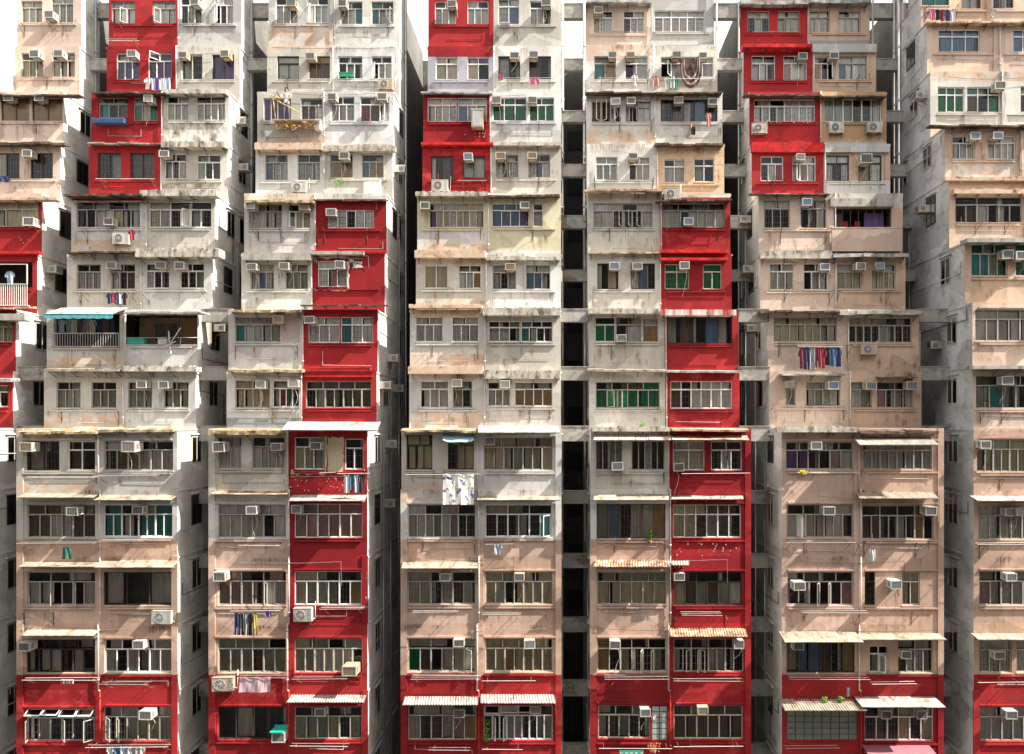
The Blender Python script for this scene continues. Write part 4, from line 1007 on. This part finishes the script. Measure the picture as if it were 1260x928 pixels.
# ------------------------------------------------------------------ laundry and small things
CL = {}
def cloth(c):
    if c not in CL: CL[c] = fabric('cloth_%d' % len(CL), tuple(v*.72 + .02*(1 - v) for v in c))
    return CL[c]
COLS = {'black':(.02,.02,.025),'navy':(.03,.05,.14),'blue':(.07,.17,.32),'red':(.42,.03,.05),'pink':(.70,.20,.32),'white':(.78,.77,.74),'grey':(.34,.34,.35),'maroon':(.20,.03,.06),
        'green':(.03,.18,.12),'purple':(.20,.09,.32),'pale blue':(.45,.56,.66),'yellow':(.55,.45,.10),'salmon':(.66,.30,.24),'cream':(.66,.62,.50),'brown':(.16,.10,.08),'light pink':(.74,.50,.54)}
def garment(t, x, y, w, h, colr, kind, label, out=.62, s=None):
    """x = centre, y = top, w, h in pixels; hangs from a rod in front of the wall"""
    s = s or srow(t, y); Y = depth(s)-out; sf = sof(Y); X, Z = wx(x, sf), wz(y, sf); W_, H_ = w/(K*sf), h/(K*sf)
    prof = {'shirt':[(-.28,1),(.28,1),(.5,.80),(.5,.55),(.30,.60),(.33,0),(-.33,0),(-.30,.60),(-.5,.55),(-.5,.80)],
            'trousers':[(-.40,1),(.40,1),(.46,.0),(.10,.0),(.0,.62),(-.10,0),(-.46,0)],
            'towel':[(-.5,1),(.5,1),(.5,.04),(.1,0),(-.5,.02)]}[kind]
    mb = MB(); m = cloth(COLS[colr]); nx, nz = 10, 12
    def inside(u, v):
        c = False; n = len(prof); j = n-1
        for i in range(n):
            (xi, yi), (xj, yj) = prof[i], prof[j]
            if (yi > v) != (yj > v) and u < (xj-xi)*(v-yi)/(yj-yi)+xi: c = not c
            j = i
        return c
    ph = random.random()*6
    yf = lambda u, v: Y + .03*math.sin(u*9+ph)*(1.1-v) + .015*math.sin(u*17+ph*2+v*3)
    sway = random.uniform(-.05,.05)
    for i in range(nx):
        for j in range(nz):
            u0, u1, v0, v1 = i/nx-.5, (i+1)/nx-.5, j/nz, (j+1)/nz
            if not inside((u0+u1)/2, (v0+v1)/2): continue
            q = [(X+(u+sway*(1-v))*W_, yf(u,v), Z-(1-v)*H_) for u, v in ((u0,v0),(u1,v0),(u1,v1),(u0,v1))]
            mb.face(q, m, True); mb.face([(p[0],p[1]+.012,p[2]) for p in q][::-1], m, True)
    mb.bar((X-W_*.3, Y, Z+.0),(X+W_*.3, Y, Z),.012,DARKM,4)
    mb.bar((X, Y, Z),(X, Y, Z+.07),.008,DARKM,4)
    o = mb.build({'shirt':'shirt','trousers':'trousers','towel':'towel'}[kind], None, (X, Y, Z))
    tag(o, label, {'shirt':'shirt','trousers':'trousers','towel':'towel'}[kind], 'laundry hung outside the windows')
    return o
def line(t, x0, y, items, place, h=20, w=7, dx=7, out=.62):
    seen = {}
    for i, (c, k) in enumerate(items):
        garment(t, x0+dx*i, y+random.uniform(-.5,.5), w*(1.25 if k == 'shirt' else 1), h*random.uniform(.85,1.1), c, k, f"{c} {k}, {ORD[i]} from left, {place}", out)
line(5, 987, 428, [('maroon','shirt'),('navy','trousers'),('grey','trousers'),('maroon','trousers'),('red','shirt'),('black','shirt'),('blue','shirt'),('navy','shirt')], 'below a peach window, second tower from right', 25, 8, 6.3)
line(2, 291, 755, [('navy','trousers'),('black','trousers'),('grey','trousers'),('black','shirt'),('yellow','trousers')], 'below rosy curtains, third tower from left', 27, 6.5, 5.6)
garment(2, 330, 750, 7, 9, 'purple', 'towel', 'small purple cloth hanging beside dark trousers, third tower from left')
line(2, 427, 584, [('white','towel'),('blue','trousers'),('pale blue','shirt'),('black','shirt')], 'on the red wall, third tower from left', 21, 7, 5.8)
garment(2, 314, 833, 38, 19, 'light pink', 'towel', 'light pink and white towel draped over a pole on dark red wall')
line(1, 134, 361, [('navy','shirt'),('red','shirt'),('navy','trousers'),('white','shirt'),('black','shirt')], 'above the blue awning, second tower from left', 14, 5.5, 4.8)
line(1, 182, 96, [('white','shirt'),('pale blue','shirt'),('purple','towel'),('white','towel'),('pale blue','towel')], 'under purple-curtained windows, second tower from left', 15, 7, 6)
garment(1, 162, 283, 9, 12, 'red', 'shirt', 'bright red garment beside a white condenser, second tower from left')
garment(1, 82, 674, 13, 14, 'green', 'trousers', 'dark green shorts on the pink spandrel, second tower from left')
line(1, 136, 919, [('white','shirt'),('blue','shirt'),('pale blue','shirt'),('white','towel'),('grey','shirt'),('white','shirt')], 'at the bottom edge, second tower from left', 16, 8, 7.5)
line(1, 76, 393, [('pale blue','shirt'),('grey','shirt'),('cream','towel'),('brown','shirt'),('grey','towel'),('cream','shirt'),('navy','shirt'),('brown','towel'),('navy','shirt')], 'inside the railed balcony under the blue awning', 18, 8, 7.6, out=-.35)
garment(0, 12, 334, 12, 17, 'pale blue', 'shirt', 'pale blue shirt hanging above the red railed balcony at far left', .12)
garment(0, 3, 217, 18, 7, 'navy', 'towel', 'dark striped cloth over a pole at the far left edge')
o = garment(3, 564, 583, 38, 38, 'white', 'towel', 'large white bedsheet with blue and yellow flowers, middle tower')
FL, fnt, fb = newmat('floral_sheet'); c_ = mix(fnt, ramp(fnt, noise(fnt,(5,5,4),1.0,3), .56,.60), (.78,.77,.72), (.12,.14,.26)); c_ = mix(fnt, ramp(fnt, noise(fnt,(4,7,5),1.3,3), .60,.64), c_, (.55,.50,.20)); fnt.links.new(c_, fb.inputs['Base Color']); o.data.materials[0] = FL
o['category'] = 'bedsheet'
garment(3, 612, 669, 12, 13, 'pale blue', 'shirt', 'small pale blue shirt below the black open windows, middle tower')
garment(3, 658, 96, 11, 8, 'pink', 'towel', 'pink cloth on a pole near the top of the middle tower')
garment(3, 617, 91, 6, 7, 'pink', 'towel', 'small pink bag in the dark upper window of the middle tower', .1)
garment(4, 872, 139, 8, 17, 'salmon', 'shirt', 'salmon shirt below the dark wide window, third tower from right')
garment(4, 851, 151, 6, 7, 'salmon', 'towel', 'salmon cloth left of a black sock, third tower from right')
garment(4, 853, 156, 5, 10, 'black', 'towel', 'black sock hanging next to salmon cloth, third tower from right')
line(4, 821, 94, [('cream','shirt'),('green','towel'),('white','towel'),('green','shirt')], 'left of the dark blanket, third tower from right', 17, 6, 3.6)
garment(4, 808, 94, 9, 12, 'salmon', 'towel', 'pinkish towel between two upper windows, third tower from right')
garment(4, 781, 92, 8, 14, 'white', 'shirt', 'white shirt under a shaded upper window, third tower from right')
garment(4, 894, 563, 7, 15, 'white', 'shirt', 'white shirt hanging inside the white-framed red-wall window', -.12)
garment(4, 804, 881, 5, 5, 'white', 'towel', 'small white cloth by the glass blocks, third tower from right', .1)
line(6, 1148, 12, [('pink','towel'),('black','shirt'),('maroon','shirt'),('navy','shirt'),('white','towel')], 'at the top right corner tower', 14, 7, 6)
garment(5, 1074, 676, 7, 14, 'white', 'towel', 'white bag dangling from a bracket, second tower from right', .5)
garment(5, 1044, 846, 4, 11, 'grey', 'towel', 'grey bag hanging on dark red wall, second tower from right', .5)
# draped dark blanket: two hanging loops
s = srow(4, 90); Y = depth(s)-.6; sf = sof(Y); mb = MB(); BL = fabric('dark_striped_blanket', (.10,.06,.055)); BL2 = fabric('pale_blanket_stripe', (.42,.34,.30))
n = 20
for k_, (rw, m_) in enumerate(((1.0,BL),(.86,BL2),(.80,BL),(.66,BL2),(.60,BL),(.5,BL))):
    rin = {0:.88,1:.80,2:.68,3:.60,4:.5,5:.0}[k_]
    for i in range(n):
        def pt(a, r):
            u = math.cos(math.pi*(1-a)); xx = 850 + u*13*r; yy = 73 + (math.sin(math.pi*a)**.55)*36*(r if r > .3 else .3)
            return (wx(xx,sf), Y+.03*math.sin(a*20+r*6)-.02*k_*0, wz(yy,sf))
        a0, a1 = i/n, (i+1)/n
        mb.face([pt(a0,rw),pt(a1,rw),pt(a1,rin),pt(a0,rin)], m_, True)
o = mb.build('blanket', None, (wx(850,sf),Y,wz(73,sf))); tag(o, 'dark brown striped blanket drooping in a loop from a pole, third tower from right', 'blanket', 'laundry hung outside the windows')

# plants
LEAF = mottled('leaf_green', [(.03,.08,.015),(.10,.22,.03),(.30,.42,.06)], (9,9,9)); TERRA = plain('clay_pot', (.30,.13,.07), .8)
def plant(t, x, y, w, h, label, s=None, out=.15, n=70, pot=True, hang=False, col=LEAF):
    s = s or srow(t, y); Y = depth(s)-out; sf = sof(Y); X, Z = wx(x,sf), wz(y,sf); W_, H_ = w/(K*sf), h/(K*sf)
    root = empty('potted_plant', (X,Y,Z-H_)); mb = MB()
    for i in range(n):
        a = random.uniform(0,6.3); r = random.random()**.6; zz = random.random()
        c = Vector((X+math.cos(a)*r*W_/2*(1-.4*abs(zz-.5)), Y+math.sin(a)*r*min(W_/2,.15), Z-zz*H_))
        d = Vector((random.uniform(-1,1),random.uniform(-1,1),random.uniform(-.6,.8))).normalized()*random.uniform(.03,.07); e = d.orthogonal().normalized()*.022
        mb.face([c-d, c+e, c+d, c-e], col)
    for i in range(6): mb.bar((X,Y,Z-H_),(X+random.uniform(-.4,.4)*W_,Y,Z-random.random()*H_*.6),.006,LEAF,4)
    mb.build('foliage', root)
    if pot:
        p = MB(); p.bar((X,Y,Z-H_-.12),(X,Y,Z-H_+.03),.06,TERRA,10,.085); p.build('pot', root)
    tag(root, label, 'plant', 'plants on ledges and sills')
plant(2, 418, 219, 20, 9, 'bushy green plant on the sill below boarded windows, third tower from left', out=.3, pot=False)
plant(3, 599, 884, 9, 28, 'bright yellow-green vine trailing at a bottom window, middle tower', out=.12, n=110, pot=False)
plant(4, 800, 652, 6, 14, 'small plant hanging in the caged window, third tower from right', out=.1)
plant(4, 791, 521, 9, 6, 'low yellow-green plant on the mottled ledge, third tower from right', out=.25, s=.95)
plant(4, 805, 914, 18, 10, 'row of orange flowers under the glass blocks, third tower from right', out=.2, col=mottled('orange_flowers', [(.05,.12,.02),(.45,.12,.03),(.65,.25,.08)], (12,12,12)))
plant(5, 1015, 858, 7, 7, 'yellow-green plant standing left on the striped awning', out=.4, s=1.0)
plant(5, 1035, 857, 10, 8, 'darker spreading plant standing right on the striped awning', out=.4, s=1.0)
plant(5, 988, 579, 13, 4, 'flat yellow flower box below purple curtains, second tower from right', out=.2, col=mottled('yellow_flowers', [(.2,.2,.02),(.6,.5,.03),(.7,.6,.06)], (9,9,9)))
plant(1, 176, 398, 10, 14, 'dark potted shrub inside the tan balcony, second tower from left', out=-.6)
# green planter box and white fan stand on the tan balcony
s = srow(1, 420); y0 = depth(s); mb = MB(); m_ = plain('green_trough', (.04,.32,.24), .5)
mb.box(wx(157,s), wx(178,s), y0-.05, y0+.2, wz(424,s), wz(416,s), m_); mb.box(wx(156.3,s), wx(178.7,s), y0-.07, y0+.22, wz(417,s), wz(415.6,s), m_)
o = mb.build('planter_trough', None, (wx(167,s),y0,wz(424,s))); tag(o, 'green plastic trough on the parapet of the tan balcony', 'trough')
mb = MB(); mb.box(wx(194,s), wx(204,s), y0+.02, y0+.25, wz(423.5,s), wz(416.5,s), WHITE); mb.box(wx(193.5,s), wx(204.5,s), y0, y0+.27, wz(417,s), wz(416,s), ALU)
o = mb.build('storage_box', None, (wx(199,s),y0,wz(424,s))); tag(o, 'small white storage box on the parapet of the tan balcony', 'box')
mb = MB(); b0 = (wx(211,s), y0-.15, wz(424,s))
mb.path([b0,(wx(217,s),y0-.5,wz(437,s))],.03,WHITE); mb.path([b0,(wx(228,s),y0-.45,wz(405,s))],.022,WHITE); mb.path([b0,(wx(210,s),y0-.2,wz(408,s))],.03,WHITE,6); mb.path([(wx(205,s),y0-.2,wz(428,s)),b0,(wx(220,s),y0-.3,wz(421,s))],.018,WHITE)
o = mb.build('folding_rack', None, b0); tag(o, 'white folding drying rack sticking out of the tan balcony', 'drying rack')
# bamboo poles, orange net bundle and the man working on them
s = srow(2, 130); y0 = depth(s); BAM = mottled('bamboo', [(.36,.20,.05),(.62,.40,.12),(.72,.54,.24)], (4,4,4)); NET = mottled('orange_netting', [(.24,.12,.04),(.50,.27,.08),(.62,.44,.22)], (9,9,9))
def pw(x, y, out): sf = sof(y0-out); return (wx(x,sf), y0-out, wz(y,sf))
for i, (a, b_) in enumerate((((332,119,.75),(367,138,.5)),((336,121,.6),(339,148,.55)),((333,117,.8),(345,121,.7)))):
    mb = MB(); mb.bar(pw(*a), pw(*b_), .024, BAM, 8); o = mb.build('bamboo_pole', None, pw(*a))
    tag(o, ['long bamboo pole held slanting downwards beside the man on the ledge','upright bamboo pole standing left of the man on the ledge','short bamboo pole sticking out above the purple curtains'][i], 'bamboo pole', 'bamboo poles by the man')
mb = MB()
for i in range(140):
    x = random.uniform(337,386); y = 149 + random.random()*10*(1-.3*abs((x-361)/25)) + random.uniform(-1,2)
    p = Vector(pw(x, y, random.uniform(.3,.75))); q = p + Vector((random.uniform(-.25,.25),random.uniform(-.1,.1),random.uniform(-.12,.12)))
    mb.bar(p, q, random.uniform(.008,.02), random.choice((NET,BAM)), 4)
o = mb.build('netting_bundle', None, pw(361,155,.5)); tag(o, 'tangled bundle of orange-brown sticks and netting on the drying rack', 'bundle')
mb = MB(); mb.box(*(pw(336,148,.75)[0], pw(388,148,.75)[0]), y0-.75, y0-.02, wz(150.5,sof(y0-.5)), wz(149,sof(y0-.5)), AW['c'])
mb.build('work_platform', towers[2])
# the man
def person():
    H = 1.62; sf = sof(y0-.38); foot = Vector((wx(352.5,sf), y0-.38, wz(149,sof(y0-.5))+.01))
    k = H/1.7
    J = {'pel':(0,0,.90),'sp':(0,-.01,1.08),'ch':(0,0,1.30),'nk':(0,0,1.45),'hd':(-.01,-.02,1.56),'tp':(-.01,-.02,1.66),
         'lh':(-.09,0,.86),'lk':(-.11,-.05,.48),'la':(-.12,.02,.09),'lt':(-.13,-.12,.04),'rh':(.09,0,.86),'rk':(.12,-.04,.48),'ra':(.13,.03,.09),'rt':(.15,-.11,.04),
         'ls':(-.18,0,1.38),'le':(-.27,-.12,1.16),'lw':(-.30,-.32,1.25),'lf':(-.31,-.39,1.27),'rs':(.18,0,1.38),'re':(.26,-.10,1.14),'rw':(.16,-.30,1.05),'rf':(.12,-.36,1.04)}
    names = list(J); E = [('pel','sp'),('sp','ch'),('ch','nk'),('nk','hd'),('hd','tp'),('pel','lh'),('lh','lk'),('lk','la'),('la','lt'),('pel','rh'),('rh','rk'),('rk','ra'),('ra','rt'),('ch','ls'),('ls','le'),('le','lw'),('lw','lf'),('ch','rs'),('rs','re'),('re','rw'),('rw','rf')]
    rad = {'pel':.13,'sp':.12,'ch':.15,'nk':.055,'hd':.095,'tp':.07,'lh':.10,'rh':.10,'lk':.06,'rk':.06,'la':.045,'ra':.045,'lt':.04,'rt':.04,'ls':.06,'rs':.06,'le':.045,'re':.045,'lw':.032,'rw':.032,'lf':.035,'rf':.035}
    V = [Vector(J[n])*k for n in names]; me = bpy.data.meshes.new('person')
    # fingers: short chains from each palm
    vs = [tuple(v) for v in V]; es = [(names.index(a), names.index(b)) for a, b in E]; rr = [rad[n]*k for n in names]
    for palm, wr in (('lf','lw'),('rf','rw')):
        pi = names.index(palm); d = (V[pi]-V[names.index(wr)]).normalized(); sd = d.cross(Vector((0,0,1))).normalized()
        for q, L_ in ((-.03,.055),(-.01,.07),(.01,.065),(.03,.05)):
            p1 = V[pi]+sd*q+d*.03; p2 = p1+d*L_*.5; p3 = p2+d*L_*.3+Vector((0,0,-.03))
            n0 = len(vs); vs += [tuple(p1),tuple(p2),tuple(p3)]; es += [(pi,n0),(n0,n0+1),(n0+1,n0+2)]; rr += [.010,.009,.008]
        p1 = V[pi]+sd*.04*(-1 if palm=='lf' else 1); p2 = p1+d*.03+Vector((0,0,.02)); n0 = len(vs); vs += [tuple(p1),tuple(p2)]; es += [(pi,n0),(n0,n0+1)]; rr += [.011,.009]
    me.from_pydata(vs, es, [])
    o = bpy.data.objects.new('person', me); COL.objects.link(o)
    sk = o.modifiers.new('Skin','SKIN'); 
    for i, d in enumerate(me.skin_vertices[0].data if me.skin_vertices else []): pass
    return o, me, vs, es, rr, foot, k
import bmesh
def build_person():
    o, me, vs, es, rr, foot, k = person()
    if not me.skin_vertices:
        bm = bmesh.new(); bm.from_mesh(me); bm.verts.layers.skin.verify(); bm.to_mesh(me); bm.free()
    for i, d in enumerate(me.skin_vertices[0].data): d.radius = (rr[i], rr[i]*(.72 if i in (0,1,2) else 1)); d.use_root = (i == 0)
    sub = o.modifiers.new('Sub','SUBSURF'); sub.levels = 1; sub.render_levels = 1
    dg = bpy.context.evaluated_depsgraph_get(); ev = o.evaluated_get(dg); nm = bpy.data.meshes.new_from_object(ev)
    SK = plain('skin', (.26,.14,.09), .6, var=.05); SH = cloth(COLS['white']); TR = fabric('patterned_grey_trousers', (.12,.115,.13)); HR = plain('black_hair', (.012,.011,.01), .6); SHO = plain('dark_shoes', (.05,.045,.04), .7)
    nm.materials.clear()
    for m in (SK, SH, TR, SHO): nm.materials.append(m)
    for p in nm.polygons:
        c = p.center / k; mi_ = 0
        if c.z < .09: mi_ = 3
        elif c.z < .93 and abs(c.x) < .24 and c.y > -.22: mi_ = 2
        elif c.z < 1.43 and (abs(c.x) < .24 and c.y > -.13): mi_ = 1
        p.material_index = mi_; p.use_smooth = True
    bpy.data.objects.remove(o)
    b = bpy.data.objects.new('person', nm); COL.objects.link(b); b.location = foot
    tag(b, 'man in white shirt and grey trousers standing on a ledge with bamboo poles', 'person')
    hm = MB(); c = foot + Vector((-.01,-.005,1.60))*k
    n = 14
    for i in range(n):
        for j in range(5):
            def sp(a, e): return c + Vector((.098*math.cos(a)*math.cos(e), .105*math.sin(a)*math.cos(e)+.012, .115*math.sin(e)))
            a0, a1 = 2*math.pi*i/n, 2*math.pi*(i+1)/n; e0, e1 = (j/5)*1.57, ((j+1)/5)*1.57
            if math.sin((a0+a1)/2) < -.2 and j < 2: continue
            hm.face([sp(a0,e0),sp(a1,e0),sp(a1,e1),sp(a0,e1)], HR, True)
    hm.build('hair', b)
    fm = MB(); f0 = foot + Vector((-.01,-.115,1.555))*k
    fm.box(f0.x-.012,f0.x+.012,f0.y-.02,f0.y+.02,f0.z-.01,f0.z+.025,SK)
    for dx in (-.032,.032): fm.box(f0.x+dx-.010,f0.x+dx+.010,f0.y-.002,f0.y+.02,f0.z+.02,f0.z+.03,HR)
    fm.box(f0.x-.02,f0.x+.02,f0.y-.0,f0.y+.02,f0.z-.045,f0.z-.037,cloth(COLS['maroon']))
    fm.build('face', b)
build_person()
# white flower box under the third tower's upper window (green trough) and small signs
s = srow(2, 92); y0 = depth(s); mb = MB(); m_ = plain('green_box',(.04,.30,.16),.6); mb.box(wx(418,s),wx(436,s),y0-.18,y0-.02,wz(95,s),wz(91,s),m_); mb.box(wx(417.5,s),wx(436.5,s),y0-.2,y0,wz(91.6,s),wz(90.8,s),m_)
o = mb.build('window_box', None, (wx(427,s),y0,wz(95,s))); tag(o, 'green window box at an upper window, third tower from left', 'window box')
def sign(x0, y0_, x1, y1, base, ink, out, label, n):
    sf = sof(-out); X0, X1, Z0, Z1 = wx(x0,sf), wx(x1,sf), wz(y1,sf), wz(y0_,sf); mb = MB()
    mb.box(X0,X1,-out,-out+.03,Z0,Z1,base); tm = MB(); w = (X1-X0)/n
    for i in range(n):
        a = X0+w*i+w*.14; b_ = X0+w*(i+1)-w*.14; h = Z1-Z0; q = Z0+h*.14; e = Z1-h*.14
        for f in (0, .5, 1): 
            if random.random() < .85: tm.box(a+ (b_-a)*.1, b_-(b_-a)*.1, -out-.008, -out-.001, q+(e-q)*f-.012, q+(e-q)*f+.012, ink)
        for f in (.15,.5,.85):
            if random.random() < .8: tm.box(a+(b_-a)*f-.010, a+(b_-a)*f+.010, -out-.012, -out-.0085, q+(e-q)*random.uniform(0,.3), e, ink)
    root = empty('sign', ((X0+X1)/2,-out,Z0)); mb.build('board', root); tm.build('lettering', root); tag(root, label, 'sign')
sign(762, 924, 792, 942, plain('green_sign', (.03,.34,.24), .5), WHITE, .25, 'green sign with white characters at the bottom of the picture, third tower from right', 5)
sign(75, 836.5, 90, 841.5, WHITE, DARKM, .60, 'small white plate with dark characters on the red wall, second tower from left', 4)
for (t, bx0, by0, bx1, by1, n) in [(2,358,584,448,604,26),(4,830,668,912,686,22),(3,572,158,600,172,12),(5,948,150,1000,154,20),(2,450,700,453,760,6),(0,2,290,40,306,6)]:
    s = srow(t, (by0+by1)/2); mb = MB()
    for _ in range(n):
        x, y = wx(random.uniform(bx0,bx1),s), wz(random.uniform(by0,by1),s); r = random.uniform(.012,.035)
        mb.face([(x+r*math.cos(a*1.05)*random.uniform(.6,1.2), depth(s)-.053, y+r*math.sin(a*1.05)*random.uniform(.6,1.3)) for a in range(6)], P['w'])
    o = mb.build('paint_chips', towers[t]); o['kind'] = 'stuff'
# cream patches of bare plaster round the fifth-row windows on the red wall
mb = MB()
def blob(px0, py0, px1, py1, out, mat, s=1.0):
    pts = []; n = 40
    per = []
    for i in range(10): per.append((px0+(px1-px0)*i/10, py0))
    for i in range(10): per.append((px1, py0+(py1-py0)*i/10))
    for i in range(10): per.append((px1-(px1-px0)*i/10, py1))
    for i in range(10): per.append((px0, py1-(py1-py0)*i/10))
    for (x, y) in per: pts.append((wx(x+random.uniform(-1,1),s), depth(s)-out, wz(y+random.uniform(-1.4,1.4),s)))
    mb = MB(); mb.face(pts, mat); mb.build('plaster_patch', towers[2])
blob(403,538,423,579,.004,P['c']); blob(398.5,536,402,582,.008,P['c']); blob(358,579,398,584,.004,P['c']); blob(404,579,449,582.5,.008,P['c'])
blob(384,316,446,318,.006,P['w'],.91); blob(430,318,436,324,.01,P['w'],.91); blob(386,318,390,323,.014,P['w'],.91); blob(434,322,446,330,.018,P['w'],.91); blob(388,356,429,357.5,.022,P['w'],.91); blob(427.5,322,430,357,.026,P['w'],.91)
blob(346,388,369,421,.004,P['i'],.947)

def small_box(name, t, x0, y0_, x1, y1, out0, out1, mat, label, cat, lid=None):
    s = srow(t, (y0_+y1)/2); yy = depth(s); sf = sof(yy-out1); X0, X1, Z0, Z1 = wx(x0,sf), wx(x1,sf), wz(y1,sf), wz(y0_,sf); mb = MB(); r = .02
    mb.box(X0,X1,yy-out1,yy-out0,Z0,Z1,mat); mb.box(X0-r,X1+r,yy-out1-r,yy-out0,Z1-.05,Z1+.012,lid or mat); mb.box(X0+.05,X1-.05,yy-out1-.008,yy-out1-.001,Z0+.05,Z1-.09,lid or mat)
    tag(mb.build(name, None, ((X0+X1)/2,yy-out1,Z0)), label, cat)
small_box('blue_trough', 1, 113, 146, 152, 150.5, .02, .4, plain('blue_plastic', (.05,.12,.24), .5), 'long dark blue trough below teal-curtained window on red wall', 'trough')
small_box('cabinet', 2, 447, 221, 467, 241, .02, .4, WHITE, 'white metal cabinet hanging outside a window above the red flat', 'cabinet')
small_box('cabinet', 2, 387, 147, 394, 159, .02, .4, WHITE, 'small white cabinet at right end of the orange netting', 'cabinet', ALU)
small_box('cage_box', 3, 580, 134, 594, 156, .02, .5, CREAM, 'yellowed box standing outside the striped-curtain window, middle tower red wall', 'box', ALU)
small_box('wash_basin', 3, 616, 27.5, 627, 30.5, .02, .35, ALU, 'grey basin under a small upper window of the middle tower', 'basin')
# unseen block across the street, added to dim skylight on the lower floors
mb = MB(); OPP = P['v']
OY = -43.0; mb.box(-70, 70, OY-14, OY, 0, 43, OPP)
for j in range(14):
    z = 1.2 + j*2.85
    mb.box(-70, 70, OY, OY+.35, z-.35, z-.1, P['p'])
    for i in range(46):
        x = -68.5 + i*3.0; mb.box(x, x+1.9, OY+.01, OY+.05, z+.5, z+1.9, ROOM); mb.box(x+.9, x+1.0, OY+.05, OY+.09, z+.5, z+1.9, FR['A'])
ob = empty('opposite_sky_blocker', (0,OY,0)); mb.build('facade', ob); tag(ob, 'long pale block added across the street to dim skylight on the towers', 'building')
# ------------------------------------------------------------------ ground
g = paint('asphalt', (.055,.055,.056), .3); pv = paint('paving', (.26,.25,.23), .5)
mb = MB(); mb.quad((-400,-400,0),(400,-400,0),(400,400,0),(-400,400,0), g); o = mb.build('ground', None, (0,0,0)); o['kind'] = 'structure'
mb = MB(); mb.box(-60,60,-3.2,.0,.004,.14,pv); o = mb.build('pavement', None, (0,0,0)); o['kind'] = 'structure'

# ------------------------------------------------------------------ light, sky, camera
SV = Vector((1.0, -.25, 1.05)).normalized()
el = math.asin(SV.z); az = math.atan2(SV.x, SV.y)
w = bpy.data.worlds.new('World'); sc.world = w; w.use_nodes = True; nt = w.node_tree
sky = nt.nodes.new('ShaderNodeTexSky'); sky.sky_type = 'NISHITA'; sky.sun_disc = False; sky.sun_elevation = el; sky.sun_rotation = az
sky.dust_density = 3.0; sky.air_density = 1.0; sky.ozone_density = .6
bg = nt.nodes['Background']; bg.inputs[1].default_value = .09
mxs = mix(nt, .55, sky.outputs[0], (10.5,10.1,9.6)); nt.links.new(mxs, bg.inputs[0])
L = bpy.data.lights.new('Sun','SUN'); L.energy = 5.0; L.angle = R(.5); L.color = (1,.95,.87)
lo = bpy.data.objects.new('sun', L); COL.objects.link(lo); lo.rotation_euler = SV.to_track_quat('Z','Y').to_euler(); lo.location = (20,-20,60)
cam = bpy.data.cameras.new('Camera'); co = bpy.data.objects.new('camera', cam); COL.objects.link(co)
co.location = (0,-D,EYE); co.rotation_euler = (R(90),0,0)
cam.sensor_width = 36; cam.lens = 36*K*D/1260; cam.shift_x = (630-VX)/1260; cam.shift_y = (VY-464)/1260
cam.clip_end = 1000; sc.camera = co
vs = sc.view_settings; vs.view_transform = 'Standard'; vs.look = 'None'; vs.exposure = 1.36; vs.gamma = 1
